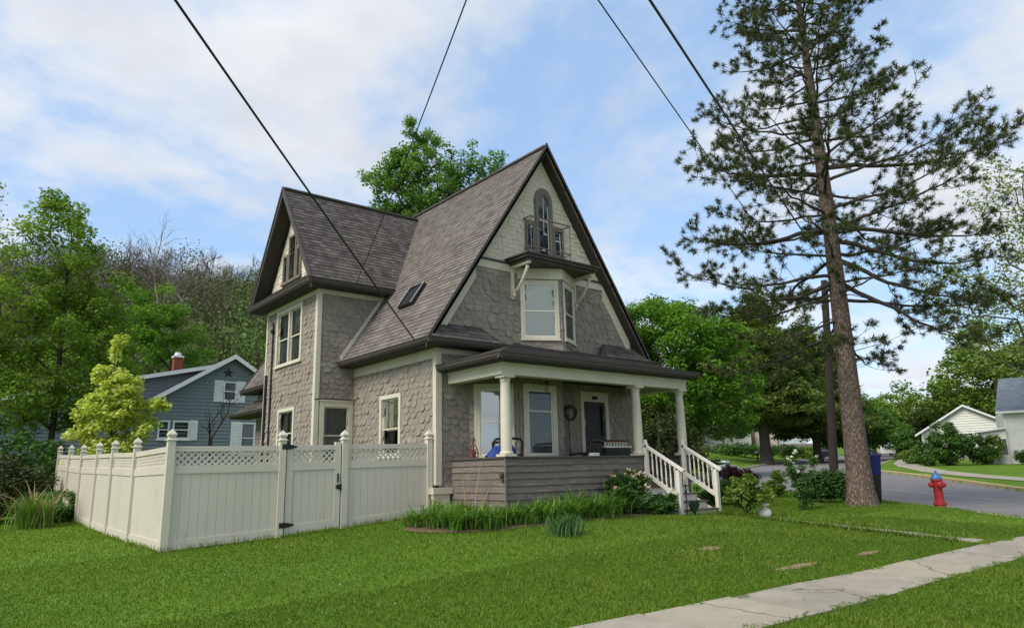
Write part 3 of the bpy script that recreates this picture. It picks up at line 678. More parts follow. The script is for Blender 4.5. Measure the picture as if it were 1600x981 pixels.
# wing rake
mb = MB()
for sgn in (1,-1):
    y0 = 20.2-sgn*2.42; z0 = 5.35-.16; y1 = 20.2; z1 = z0 + ws*2.42
    for x, lo, hi, t in ((7.57,-.16,.13,.045),(7.545,.04,.15,.024)):
        mb.add([(x,y0,z0+lo),(x,y1,z1+lo),(x,y1,z1+hi),(x,y0,z0+hi),(x+t,y0,z0+lo),(x+t,y1,z1+lo),(x+t,y1,z1+hi),(x+t,y0,z0+hi)],
               [(3,2,1,0),(4,5,6,7),(0,1,5,4),(1,2,6,5),(2,3,7,6),(3,0,4,7)])
mb.pieces('rake_board', M['dark'], house)
mb = MB()
for sgn in (1,-1):
    y0 = 20.2-sgn*2.1; z0 = 5.35+ws*.25-.16; z1 = z0+ws*2.1
    mb.add([(7.6,y0,z0-.05),(7.6,20.2,z1-.05),(8.05,20.2,z1-.05),(8.05,y0,z0-.05),(7.6,y0,z0),(7.6,20.2,z1),(8.05,20.2,z1),(8.05,y0,z0)],
           [(0,1,2,3),(7,6,5,4),(0,4,5,1),(1,5,6,2),(2,6,7,3),(3,7,4,0)])
mb.pieces('rake_soffit', M['soffit'], house)

# cream trim: friezes, corner boards, rake trim, flashing board, gable base band
mb = MB()
mb.fbox(side,-18.25,-14.03,2.71,2.93,0,.035); mb.fbox(side,-18.25,-14.05,2.68,2.71,0,.05)
mb.fbox(wfront,8.09,10.3,5.03,5.16,0,.04); mb.fbox(wside,-22.1,-18.33,5.03,5.16,0,.04)
mb.fbox(front,9.26,11.6,2.8,2.93,0,.035); mb.fbox(side,-26,-22.2,2.0,2.09,0,.03)
mb.pieces('frieze_board', M['cream'], house)
mb = MB(); mb.box((9.155,13.955,-.3),(9.32,13.999,2.93)); mb.box((9.155,14.0,-.3),(9.199,14.1,2.93)); mb.pieces('corner_board', M['cream'], house)
mb = MB(); mb.box((7.998,18.228,-1.0),(8.13,18.272,5.16)); mb.box((7.998,18.273,-1.0),(8.041,18.38,5.16)); mb.box((8.0,22.03,-1),(8.041,22.13,5.16)); mb.pieces('corner_board', M['cream'], house)
mb = MB()
for sgn in (1,-1):
    p = Vector((12.75-sgn*(12.75-9.3),0,roofz(9.3)-.42)); q = Vector((12.75-sgn*(12.75-xat(5.36)),0,5.36-.24))
    for y0, y1 in ((13.945,13.995),):
        mb.add([(p.x,y0,p.z-.26),(q.x,y0,q.z-.26),(q.x,y0,q.z+.2),(p.x,y0,p.z+.24),(p.x,y1,p.z-.26),(q.x,y1,q.z-.26),(q.x,y1,q.z+.2),(p.x,y1,p.z+.24)],
               [(0,1,2,3),(7,6,5,4),(0,4,5,1),(1,5,6,2),(2,6,7,3),(3,7,4,0)])
mb.pieces('rake_trim', M['cream'], house)
mb = MB(); mb.fbox(front,xat(5.2)+.05,11.8,5.2,5.4,0,.04); mb.fbox(front,14.0,25.5-xat(5.2)-.05,5.2,5.4,0,.04); mb.pieces('band_board', M['cream'], house)
mb = MB(); mb.fbox(front,xat(5.42)-.02,25.5-xat(5.42)+.02,5.4,5.47,0,.055); mb.build('band_moulding', M['dark'], house)
mb = MB(); a = (8.76,EZ+.02); b = (10.12,EZ+.02+S_*1.36)
mb.prism(wfront, [(a[0],a[1]),(a[0]+.01,a[1]-.02),(b[0]+.08,b[1]),(b[0]-.04,b[1]+.1),(a[0]-.04,a[1]+.12)], .005, .05); mb.build('flashing_board', M['cream'], house)
mb = MB(); mb.box((9.02,13.86,-.5),(9.56,13.99,-.36)); mb.box((9.05,13.9,-.82),(9.5,13.995,-.5)); mb.box((9.02,14.0,-.5),(9.19,14.3,-.36)); mb.build('corner_plinth', M['gable'], house)
mb = MB(); mb.box((9.0,13.93,-1.2),(9.55,14.0,-.82)); mb.box((9.12,14.0,-1.3),(9.19,18.2,-.92)); mb.build('foundation', M['stone'], house)

# windows
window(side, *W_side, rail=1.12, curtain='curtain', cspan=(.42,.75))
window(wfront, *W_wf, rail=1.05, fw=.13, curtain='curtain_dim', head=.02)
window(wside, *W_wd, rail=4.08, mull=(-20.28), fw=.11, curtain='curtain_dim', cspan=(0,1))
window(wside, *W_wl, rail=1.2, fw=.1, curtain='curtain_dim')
mb = MB()   # wing gable group of three
for (u0,u1,v1) in ((-20.56,-19.98,7.34),(-20.98,-20.6,6.78),(-19.94,-19.58,6.85)):
    mb.fbox(wside,u0,u0+.07,5.88,v1,.0,.06); mb.fbox(wside,u1-.07,u1,5.88,v1,.0,.06); mb.fbox(wside,u0+.07,u1-.07,v1-.08,v1,.0,.058)
mb.fbox(wside,-21.02,-19.54,5.8,5.88,0,.09)
gw = mb.build('gable_window', M['taupe'], house)
mb = MB()
for (u0,u1,v1) in ((-20.49,-20.05,7.26),(-20.91,-20.67,6.7),(-19.87,-19.65,6.77)): mb.fbox(wside,u0,u1,5.88,v1,.02,.03)
mb.build('pane', M['glass2'], gw)
mb = MB()
for (u0,u1,v1) in ((-20.49,-20.05,7.26),(-20.91,-20.67,6.7),(-19.87,-19.65,6.77)): mb.fbox(wside,u0,u1,5.88,v1,.008,.016)
mb.fbox(wside,-20.3,-20.24,5.9,7.2,.032,.045); mb.build('backing', M['room'], gw)
# service pipes on the wing
mb = MB(); mb.tube([(7.99,21.5,-1.),(7.99,21.52,4.55),(7.97,21.52,4.75)], .028, 8); mb.tube([(7.985,21.92,-1.),(7.985,21.93,3.1)], .045, 8); mb.box((7.93,21.46,4.4),(8.03,21.6,4.5)); mb.build('service_pipe', M['black'], house)
mb = MB(); mb.tube([(8.0,18.22,2.03),(8.5,18.2,2.05),(9.1,18.2,2.03),(9.2,18.1,2.06),(9.17,17.9,2.08)], .014, 6); mb.build('cable_run', M['black'], house)

# skylight lying on the left slope
rf = Fr((8.75,0,EZ), (0,-1,0), (1,0,S_))
if rf.N.z < 0: rf.N = -rf.N
k0, k1 = .86*sl, 1.28*sl
mb = MB(); a0, a1 = -16.46, -15.72
mb.fbox(rf,a0,a0+.07,k0,k1,0,.12); mb.fbox(rf,a1-.07,a1,k0,k1,0,.12); mb.fbox(rf,a0+.07,a1-.07,k0,k0+.07,0,.12); mb.fbox(rf,a0+.07,a1-.07,k1-.07,k1,0,.12)
sk_ = mb.build('skylight', M['black'], house)
mb = MB(); mb.fbox(rf,a0+.07,a1-.07,k0+.07,k1-.07,.05,.1); mb.build('pane', pm('dark_skylight_glass',(.03,.035,.04),(.02,.025,.03),2,.08,spec=.8), sk_)
mb = MB(); mb.fbox(rf,a1-.03,a1+.0,k0,k1,.12,.135); mb.fbox(rf,a0+.0,a0+.03,k0,k1,.12,.135); mb.build('metal_trim', M['greyplastic'], sk_)

# upper bay, a prow of two faces
def facef(p, q):
    p = Vector((*p,0)); q = Vector((*q,0)); return Fr(p, q-p), (q-p).length
(bl, ll), (br, lr) = facef((11.8,14.),(12.88,13.4)), facef((12.88,13.4),(13.98,14.))
mb = MB(); mb.prism(Fr((0,0,0),(1,0,0),(0,1,0)), [(11.82,14.05),(12.88,13.42),(13.96,14.05)], 2.9, 5.36)
bay = mb.build('bay', M['siding'], house)
Wl = (.07,ll-.1,3.4,5.02); Wr = (.06,lr-.24,3.4,5.02)
shingles('shingle_siding', bl, [(0,2.95),(ll-.01,2.95),(ll-.01,5.08),(0,5.08)], [Wl], bay, M['siding'], seed=21)
shingles('shingle_siding', br, [(0.01,2.95),(lr,2.95),(lr,5.08),(0.01,5.08)], [Wr], bay, M['siding'], seed=22)
mb = MB(); mb.fbox(bl,0,ll+.02,5.06,5.36,0,.045); mb.fbox(br,-.02,lr,5.06,5.36,0,.045); mb.build('bay_frieze', M['cream'], bay)
def flatwin(fr, u0, u1, v0, v1, par, blind, rail, fw=.09, glass='glass', depth=.05):
    """window set on the face of a closed bay: frame > sash, pane, blind"""
    f = MB(); f.fbox(fr,u0,u0+fw,v0,v1,0,depth); f.fbox(fr,u1-fw,u1,v0,v1,0,depth); f.fbox(fr,u0+fw,u1-fw,v1-fw,v1,0,depth-.002); f.fbox(fr,u0+fw,u1-fw,v0,v0+.06,0,depth-.002); f.fbox(fr,u0-.02,u1+.02,v0-.045,v0,0,depth+.03)
    o = f.build('window', M['cream'], par); a, b, c, d = u0+fw, u1-fw, v0+.06, v1-fw
    s = MB(); g = MB()
    for lo, hi, nn in ((rail-.02,d,.036),(c,rail+.02,.026)):
        s.fbox(fr,a,a+.035,lo,hi,nn-.02,nn); s.fbox(fr,b-.035,b,lo,hi,nn-.02,nn); s.fbox(fr,a+.035,b-.035,lo,lo+.035,nn-.02,nn-.001); s.fbox(fr,a+.035,b-.035,hi-.035,hi,nn-.02,nn-.001)
        g.add([fr(a+.035,lo+.035,nn-.008),fr(b-.035,lo+.035,nn-.008),fr(b-.035,hi-.035,nn-.008),fr(a+.035,hi-.035,nn-.008)], [(0,1,2,3)])
    s.build('sash', M['white'], o); g.build('pane', M[glass], o)
    bb = MB(); bb.fbox(fr,a,b,c,d,.002,.008); bb.build('blind', M[blind], o)
    return o
flatwin(bl, *Wl, bay, 'blind', 4.17); flatwin(br, *Wr, bay, 'curtain_dim', 4.17)
mb = MB(); mb.prism(Fr((0,0,0),(1,0,0),(0,1,0)), [(11.42,14.),(11.42,13.1),(14.06,13.1),(14.06,14.)], 5.43, 5.50)
mb.prism(Fr((0,0,0),(1,0,0),(0,1,0)), [(11.37,14.),(11.37,13.05),(14.11,13.05),(14.11,14.)], 5.502, 5.545)
mb.prism(Fr((0,0,0),(1,0,0),(0,1,0)), [(11.5,14.),(11.5,13.18),(13.98,13.18),(13.98,14.)], 5.365, 5.428)
mb.build('bay_roof', M['dark'], house)
for bx in (11.6, 13.92):
    mb = MB(); mb.box((bx-.05,13.93,4.45),(bx+.05,13.997,5.36)); mb.box((bx-.05,13.22,5.29),(bx+.05,13.925,5.363))
    P = [(bx,13.93-.03,4.62)] + [(bx, 13.9-.6*t-.0, 4.62+.62*(t**1.25)+.06*math.sin(t*3.1)*-1) for t in (.25,.5,.75,1.)]
    mb.tube(P, [.045,.04,.04,.042,.05], 6); mb.ell((bx,13.88,4.56),(.05,.05,.07),8,6); mb.build('bracket', M['cream'], house)
# gable window group with the tall arched light
mb = MB()
def arch(u0, u1, v0, vs, n=10):
    c = (u0+u1)/2; r = (u1-u0)/2; return [(u1,v0)]+[(c+r*math.cos(math.pi*i/n), vs+1.25*r*math.sin(math.pi*i/n)) for i in range(n+1)]+[(u0,v0)]
o_, i_ = arch(12.5,13.16,5.93,7.5), arch(12.62,13.04,5.93,7.45); i2 = arch(12.65,13.01,5.93,7.44)
def ring(mb, fr, A, B, n0, n1):
    k = len(A); P = [fr(u,v,n1) for u,v in A]+[fr(u,v,n1) for u,v in B]+[fr(u,v,n0) for u,v in A]+[fr(u,v,n0) for u,v in B]
    mb.add(P, [(i,i+1,k+i+1,k+i) for i in range(k-1)]+[(i,2*k+i,2*k+i+1,i+1) for i in range(k-1)]+[(k+i,k+i+1,3*k+i+1,3*k+i) for i in range(k-1)])
ring(mb, front, o_, i_, 0, .07); ring(mb, front, i_, i2, 0, .04)
for u0, u1 in ((12.12,12.5),(13.16,13.58)):
    mb.fbox(front,u0,u0+.09,5.93,6.84,0,.05); mb.fbox(front,u1-.06,u1,5.93,6.84,0,.05); mb.fbox(front,u0+.09,u1-.06,6.7,6.84,0,.048); mb.fbox(front,u0+.09,u1-.06,5.93,6.0,0,.048)
gwin = mb.build('gable_window', M['taupe'], house)
mb = MB(); mb.prism(front, i2, .005, .02)
for u0, u1 in ((12.12,12.5),(13.16,13.58)): mb.fbox(front,u0+.09,u1-.06,6.0,6.7,.005,.02)
mb.build('pane', pm('dark_gable_glass',(.012,.016,.028),(.02,.026,.04),4,.06,spec=.8), gwin)
mb = MB(); mb.fbox(front,12.82,12.84,6.5,7.65,.021,.03); mb.fbox(front,12.65,13.0,6.92,6.95,.021,.031); mb.fbox(front,12.985,13.005,5.95,7.4,.021,.03); mb.fbox(front,13.44,13.46,6.02,6.66,.021,.03)
mb.build('glazing_bar', M['white'], gwin)
mb = MB()
for v, r in ((6.84,.022),(5.98,.016)): mb.tube([front(12.08,v,.03),front(12.08,v,.3),front(13.6,v,.3),front(13.6,v,.03)], r, 6)
for u in np.linspace(12.1,13.58,3): mb.tube([front(u,5.57,.3),front(u,6.84,.3)], .015, 6)
mb.tube([front(12.16,5.95,.31)]+[front(12.16+.42*t,6.45+.12*math.sin(t*3.14),.31) for t in (.1,.4,.7,1.)], .01, 6)
mb.build('balcony_rail', M['taupe'], house)

# ------------------------------------------------------------------ porch
c1, c2, c3_, c4 = (10.15,14.0), (11.12,13.25), (12.6,13.25), (13.34,14.0)
(fa, la), (fb, lb), (fc, lc) = facef(c1, c2), facef(c2, c3_), facef(c3_, c4)
mb = MB(); mb.prism(Fr((0,0,0),(1,0,0),(0,1,0)), [(10.17,14.02),(11.125,13.27),(12.595,13.27),(13.32,14.02)], -.4, 2.4)
pbay = mb.build('bay', M['siding'], house)
WA = (.12,la-.12,.3,2.1); WB = (.13,1.24,.3,2.1)
shingles('shingle_siding', fa, [(0,-.4),(la,-.4),(la,2.3),(0,2.3)], [WA], pbay, M['siding'], seed=23)
shingles('shingle_siding', fb, [(0,-.4),(lb,-.4),(lb,2.3),(0,2.3)], [WB], pbay, M['siding'], seed=24)
shingles('shingle_siding', fc, [(0,-.4),(lc,-.4),(lc,2.3),(0,2.3)], [], pbay, M['siding'], seed=25)
flatwin(fa, *WA, pbay, 'curtain', 1.15, fw=.15, glass='glass2'); flatwin(fb, *WB, pbay, 'curtain_dim', 1.43, fw=.15)
mb = MB(); mb.box((9.66,12.02,-.4),(15.98,14.1,-.3)); mb.build('porch_floor', M['rail'], house)
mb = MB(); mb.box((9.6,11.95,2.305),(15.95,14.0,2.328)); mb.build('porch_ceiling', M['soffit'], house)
mb = MB(); mb.box((9.5,11.86,2.06),(16.02,12.1,2.31)); mb.box((9.5,12.1,2.06),(9.76,13.96,2.31)); mb.box((15.78,12.1,2.06),(16.02,13.96,2.31))
mb.box((9.47,11.835,2.26),(16.05,11.859,2.325)); mb.box((9.475,11.86,2.26),(9.499,13.96,2.325)); mb.build('porch_beam', M['cream'], house)
def lap(mb, fr, u0, u1, v0, v1, row, rg, lip=.026):
    v = v1
    while v > v0:
        lo = max(v0, v-row); s0 = u0
        while s0 < u1-.01:
            s1 = min(u1, s0 + rg.uniform(1.6,3.2)); s1 = u1 if u1-s1 < .4 else s1; t = rg.uniform(-.005,.008); dz = rg.uniform(-.006,.006)
            a, b = s0+.002, s1-.002
            mb.add([fr(a,lo+dz,0),fr(b,lo+dz,0),fr(b,v,0),fr(a,v,0),fr(a,lo+dz,lip+t),fr(b,lo+dz,lip+t+rg.uniform(-.005,.005)),fr(b,v+.01,.006),fr(a,v+.01,.006)],
                   [(4,5,6,7),(0,1,5,4),(0,4,7,3),(1,2,6,5)]); s0 = s1
        v -= row
rg = random.Random(8); mb = MB()
pf = Fr((0,11.93,0),(1,0,0)); pl = Fr((9.6,0,0),(0,-1,0)); pr = Fr((15.98,0,0),(0,1,0)); pri = Fr((15.9,0,0),(0,-1,0))
lap(mb, pf, 9.6, 14.3, -1.0, .25, .146, rg); lap(mb, pl, -13.95, -11.9, -1.0, .25, .146, rg); lap(mb, pr, 11.95, 13.95, -1.1, .25, .146, rg); lap(mb, pri, -13.9, -12.15, -.28, .25, .146, rg); lap(mb, pf, 15.72, 15.98, -1.1, .25, .146, rg)
mb.box((9.61,11.94,-1.1),(14.28,12.04,.24)); mb.box((9.61,12.04,-1.1),(9.72,13.95,.24)); mb.box((15.91,12.04,-1.2),(15.97,13.95,.24)); mb.box((15.73,11.94,-1.2),(15.97,12.04,.24))
mb.bar((9.57,11.9,-1.05),(9.57,11.9,.24),.035,.035,(0,1,0))
mb.build('porch_wall', M['boards'], house)
mb = MB(); mb.box((9.55,11.87,.252),(14.34,12.16,.288)); mb.box((9.55,12.16,.252),(9.78,13.96,.288)); mb.box((15.7,11.87,.252),(16.04,12.16,.288)); mb.box((15.84,12.16,.252),(16.04,13.96,.288)); mb.build('porch_wall_cap', M['rail'], house)
mb = MB(); mb.box((14.34,11.98,-.35),(15.7,12.02,-.31)); mb.box((14.2,12.02,-1.2),(15.75,12.05,-.4)); mb.build('porch_apron', M['tread'], house)
for cx in (9.7, 14.05, 15.87):
    b = MB(); b.lathe((cx,12.01,.288), [(.122,.11),(.126,.3),(.122,.8),(.112,1.3),(.102,1.62),(.102,1.64)], 24)
    c = b.build('column', M['cream'], house, smooth=True)
    b = MB(); b.box((cx-.16,11.85,.289),(cx+.16,12.17,.34)); b.lathe((cx,12.01,.34), [(.15,0),(.155,.025),(.145,.05),(.126,.058)], 24); b.build('column_base', M['cream'], c)
    b = MB(); b.lathe((cx,12.01,1.9), [(.106,0),(.118,.012),(.118,.03),(.106,.04),(.11,.06),(.14,.1),(.14,.105)], 24); b.box((cx-.16,11.85,2.0),(cx+.16,12.17,2.058)); b.build('capital', M['cream'], c)
# front door
fd = MB(); fd.fbox(front,13.98,14.1,-.28,2.08,-.06,.05); fd.fbox(front,14.98,15.1,-.28,2.08,-.06,.05); fd.fbox(front,14.1,14.98,1.84,2.08,-.06,.048); fd.fbox(front,13.95,15.13,2.08,2.12,-.06,.07)
door = fd.build('door', M['cream'], house)
mb = MB(); mb.fbox(front,14.1,14.98,-.28,1.84,-.1,-.05); mb.build('door_leaf', M['black'], door)
mb = MB()
for u0,u1,v0,v1 in ((14.1,14.2,-.28,1.84),(14.88,14.98,-.28,1.84),(14.2,14.88,1.74,1.84),(14.2,14.88,.78,.88),(14.2,14.88,-.28,-.1)): mb.fbox(front,u0,u1,v0,v1,-.03,.0)
mb.build('screen_door', pm('dark_screen_frame',(.03,.033,.036),(.022,.024,.026),5,.5), door)
mb = MB(); mb.ell(front(14.91,.72,.04),(.03,.03,.03),10,8); mb.build('door_handle', M['greyplastic'], door)
mb = MB(); mb.fbox(front,14.44,14.66,1.9,2.0,.049,.062); mb.build('number_plate', M['black'], door)

# steps: four treads below the porch floor
fy = [11.75,11.45,11.15,10.85]; tzs = [-.49,-.675,-.86,-1.045]
for k in range(4):
    st = MB(); st.box((14.2,fy[k]+.03,tzs[k]-.185-.1*(k==3)),(15.58,12.0 if k == 0 else fy[k-1]+.029,tzs[k]-.035)); s_o = st.build('step', M['white'], house)
    st = MB(); st.box((14.17,fy[k]-.01,tzs[k]-.034),(15.63,fy[k-1]+.028 if k else 12.0,tzs[k])); st.build('tread', M['tread'], s_o)
for rx in (14.13, 15.66):
    b = MB(); b.box((rx-.045,11.8,-.95),(rx+.045,11.89,.58)); b.lathe((rx,11.845,.58),[(.05,0),(.055,.02),(.04,.035),(.05,.06),(.035,.095),(.0,.1)],12)
    ro_b = MB(); ro_b.bar((rx,11.86,.53),(rx,10.72,-.12),.09,.06); ro = ro_b.build('railing', M['white'], house); b.build('newel_post', M['white'], ro)
    b = MB(); b.box((rx-.05,10.83,-1.3),(rx+.05,10.93,-.1)); b.build('newel_post', M['white'], ro)
    b = MB(); b.bar((rx,11.86,-.18),(rx,10.88,-.76),.05,.09); b.build('bottom_rail', M['white'], ro)
    for k in range(6):
        y = 11.66-.135*k; zt_ = .53-(11.86-y)*.57; zb_ = -.18-(11.86-y)*.59; h = zt_-zb_
        b = MB(); b.lathe((rx,y,zb_), [(.022,0),(.022,.12*h),(.014,.16*h),(.024,.3*h),(.02,.55*h),(.013,.74*h),(.022,.8*h),(.022,h)], 8, rot=.78); b.build('baluster', M['white'], ro)
    b = MB(); b.prism(Fr((rx-.03 if rx < 15 else rx-.03,0,0),(0,-1,0)), [(-11.95,-.55),(-11.95,-1.1),(-10.9,-1.28),(-10.9,-1.13)], 0, .03); b.build('stringer', M['white'], house)

# ------------------------------------------------------------------ vinyl fence with lattice top
fence = empty('fence', (3.45,14.12,-1.26), 'almond vinyl privacy fence with lattice top and pointed post caps', 'fence')
FP = [(9.06,14.12,.655,-.96),(6.92,14.12,.62,-1.18),(5.55,14.12,.59,-1.21)]
PO = [(3.45,14.12,.58,-1.27),(3.45,16.85,.56,-1.26),(3.45,19.2,.62,-1.26),(3.45,21.2,.66,-1.2),(3.45,23.6,.7,-1.14),(3.45,25.9,.78,-1.1),(3.45,28.3,.86,-1.0)]
posts = FP + PO
for i, (x, y, zt_, zb_) in enumerate(posts):
    b = MB(); w_ = .066; b.box((x-w_,y-w_,gz(x,y)-.08),(x+w_,y+w_,zt_+.1)); o = b.build('post', M['fence'], fence)
    b = MB(); q = math.sqrt(2); b.lathe((x,y,zt_+.1), [(.085*q,0),(.085*q,.018),(.066*q,.03),(.052*q,.05),(.052*q,.06),(.074*q,.095),(.076*q,.115),(.058*q,.145),(.03*q,.18),(.004,.215)], 4 if i not in (3,) else 4, rot=math.pi/4); b.build('post_cap', M['fence'], o)
def panel(a, b, gate=False, par=fence, skip=.066):
    (x0,y0,t0,b0), (x1,y1,t1,b1) = a, b
    A = Vector((x0,y0,0)); B = Vector((x1,y1,0)); d = (B-A).normalized(); L_ = (B-A).length
    fr = Fr(A, d); 
    if fr.N.y > .5 or fr.N.x > .5: fr.N = -fr.N
    top = lambda u: t0+(t1-t0)*u/L_
    bot = lambda u: (gz(*(A+d*u).to_2d()) + (.05 if gate else .015))
    s0, s1 = skip, L_-skip
    if gate: s0 += .03; s1 -= .025
    def slab(mb, u0, u1, f0, f1, n0, n1):
        P = [fr(u,f(u),n) for n in (n0,n1) for u,f in ((u0,f0),(u1,f0),(u1,f1),(u0,f1))]
        mb.add(P, [(0,3,2,1),(4,5,6,7),(0,1,5,4),(1,2,6,5),(2,3,7,6),(3,0,4,7)])
    pb = MB(); u = s0; n = int(round((s1-s0)/.17)); wd = (s1-s0)/n
    for k in range(n):
        slab(pb, s0+k*wd+.003, s0+(k+1)*wd-.003, lambda u: bot(u)+.1, lambda u: top(u)-.46, -.011, .011)
    slab(pb, s0, s1, lambda u: bot(u)+.1, lambda u: top(u)-.46, -.006, .004)
    r = MB(); slab(r, s0, s1, bot, lambda u: bot(u)+.16, -.03, .03); slab(r, s0, s1, lambda u: top(u)-.5, lambda u: top(u)-.35, -.03, .03); slab(r, s0, s1, lambda u: top(u)-.1, top, -.027, .027)
    la_ = MB(); h = .25
    rect = [(s0,0),(s1,0),(s1,h),(s0,h)]
    for sg, nn in ((1,.004),(-1,-.004)):
        uu = s0-h
        while uu < s1+h:
            c0 = uu if sg > 0 else uu+h; wv = .026
            q = clip([(c0-wv,0),(c0+wv,0),(c0+sg*h+wv,h),(c0+sg*h-wv,h)], rect)
            if q:
                k = len(q); P = [fr(p[0],top(p[0])-.35+p[1],nn-.004) for p in q]+[fr(p[0],top(p[0])-.35+p[1],nn+.004) for p in q]
                la_.add(P, [tuple(range(k-1,-1,-1)),tuple(range(k,2*k))]+[(i,(i+1)%k,k+(i+1)%k,k+i) for i in range(k)])
            uu += .125
    if gate:
        for a_, b_ in ((s0,s0+.13),(s1-.13,s1)): slab(r, a_, b_, bot, lambda u: top(u)+.06*(a_ > 1), -.032, .032)
    root = pb.build('gate' if gate else 'panel', M['fence'], par)
    r.pieces('rail', M['fence'], root); la_.build('lattice', M['fence'], root)
    if gate:
        for zz in (top(s0)-.02, bot(s0)+.18):
            h_ = MB(); h_.fbox(fr,s0-.12,s0-.02,zz-.05,zz+.05,.067,.075); h_.prism(fr,[(s0-.02,zz-.045),(s0+.05,zz-.045),(s0+.19,zz-.012),(s0+.19,zz+.012),(s0+.05,zz+.045),(s0-.02,zz+.045)],.06,.072); h_.tube([fr(s0-.02,zz-.06,.075),fr(s0-.02,zz+.06,.075)],.016,8); h_.build('hinge', M['black'], root)
        lt = MB(); lt.lathe(fr(s1-.06,top(s1)-.87,.033),[(.035,0),(.05,.02),(.05,.035),(.03,.05)],14,axis=tuple(fr.N)); lt.fbox(fr,s1-.075,s1-.045,top(s1)-.78,top(s1)-.6,.033,.055); lt.fbox(fr,s1-.02,s1+.06,top(s1)-.93,top(s1)-.82,.033,.06); lt.build('latch', M['black'], root)
        gp = MB(); gp.fbox(fr,s0-.028,s0-.002,bot(s0),top(s0)-.0,-.02,.0); gp.fbox(fr,s1+.002,s1+.023,bot(s1),top(s1),-.02,.0); gp.build('gap_strip', M['black'], root)
panel(FP[1], FP[0]); panel(FP[2], FP[1], True); panel(PO[0], FP[2])
for a, b in zip(PO[:-1], PO[1:]): panel(a, b)

# ------------------------------------------------------------------ hydrant
hx, hy = 21.75, 7.95; hz = gz(hx, hy)
hyd = empty('fire_hydrant', (hx,hy,hz), 'red fire hydrant with a blue bonnet at the lawn edge by the road', 'hydrant')
b = MB(); b.lathe((hx,hy,hz-.05), [(.15,0),(.15,.1),(.17,.1),(.17,.14),(.12,.15),(.118,.2),(.112,.55),(.12,.57),(.13,.6),(.13,.72),(.155,.735),(.155,.775),(.12,.78)], 20); b.build('barrel', M['hydrant_red'], hyd, smooth=True)
b = MB(); b.lathe((hx,hy,hz+.73), [(.15,0),(.15,.03),(.135,.04),(.12,.09),(.08,.15),(.045,.175),(.03,.18),(.03,.23),(.0,.235)], 16); b.build('bonnet', M['hydrant_blue'], hyd, smooth=True)
for d in ((.77,-.64,0),(-.77,.64,0),(-.64,-.77,0)):
    k = 1.25 if d[1] == -.77 else 1; D = Vector(d); b = MB(); b.lathe(Vector((hx,hy,hz+.58))+D*.1, [(.06*k,0),(.06*k,.06),(.075*k,.062),(.075*k,.1),(.05*k,.12),(.022,.122),(.022,.15)], 12, axis=d); b.build('nozzle', M['hydrant_red'], hyd)
b = MB()
for t in range(8):
    a = t*math.pi/4; b.lathe((hx+.15*math.cos(a),hy+.15*math.sin(a),hz+.08),[(.018,0),(.018,.03)],6); b.lathe((hx+.137*math.cos(a),hy+.137*math.sin(a),hz+.66),[(.014,0),(.014,.03)],6)
b.build('bolts', M['hydrant_red'], hyd)
# bin: tall two-tone wheeled bin behind the pine
bx, by = 21.75, 9.85; bz = gz(bx, by)
bn = empty('wheeled_bin', (bx,by,bz), 'tall wheeled bin, blue above and black below, half behind the pine trunk', 'bin')
def taper(mb, x, y, z0, z1, a0, a1, d0, d1, ang=.75):
    ca, sa = math.cos(ang), math.sin(ang); P = []
    for z, a, d in ((z0,a0,d0),(z1,a1,d1)):
        for sx, sy in ((-1,-1),(1,-1),(1,1),(-1,1)): P.append((x+ca*sx*a-sa*sy*d, y+sa*sx*a+ca*sy*d, z))
    mb.add(P, [(0,3,2,1),(4,5,6,7),(0,1,5,4),(1,2,6,5),(2,3,7,6),(3,0,4,7)])
b = MB(); taper(b,bx,by,bz+.04,bz+.85,.24,.29,.25,.31); b.build('lower_body', M['black'], bn)
b = MB(); taper(b,bx,by,bz+.84,bz+1.38,.296,.33,.316,.35); taper(b,bx,by,bz+1.36,bz+1.41,.35,.35,.37,.37); b.build('upper_body', M['bluebin'], bn)
b = MB(); q = Fr((bx,by,bz),(math.cos(.75),math.sin(.75),0)); b.fbox(q,-.33,.3,1.44,1.47,-.36,.3); b.fbox(q,.28,.42,1.4,1.58,-.3,.3); b.tube([q(.42,1.52,-.28),q(.47,1.5,-.2),q(.47,1.5,.2),q(.42,1.52,.28)],.02,8); b.build('lid', M['bluebin'], bn)
b = MB(); b.fbox(q,-.3,.26,1.385,1.41,.353,.36); b.build('rim_label', M['shutter'], bn)
for sy in (-1,1):
    b = MB(); b.lathe(q(.26,.1,sy*.26-.03),[(.1,0),(.11,.01),(.11,.05),(.1,.06)],14,axis=tuple(q.N)); b.build('wheel', M['rubber'], bn)
# pale-lidded box on a post by the steps
mx_, my_ = 21.2, 14.4; mz = gz(mx_,my_)
bo = empty('roadside_box', (mx_,my_,mz), 'dark box with a broad pale lid on a post beyond the steps', 'mailbox')
q = Fr((mx_,my_,mz),(.77,-.64,0))
b = MB(); b.fbox(q,-.05,.05,-.1,.72,-.05,.05); b.build('post', M['pole'], bo)
b = MB(); b.fbox(q,-.3,.3,.7,.93,-.2,.2); b.build('box', M['black'], bo)
b = MB(); P = [(-.46,.94),(.46,.94),(.46,.99),(-.46,.99)]; b.prism(q,[(-.46,.935),(.46,.935),(.46,1.0),(-.46,1.0)],-.4,.42); b.add([q(-.47,1.004,.44),q(.47,1.004,.44),q(.47,1.09,-.42),q(-.47,1.09,-.42),q(-.47,1.0,-.42),q(.47,1.0,-.42)],[(0,1,2,3),(3,2,5,4),(0,3,4),(1,5,2)]); b.build('lid', M['greyplastic'], bo)
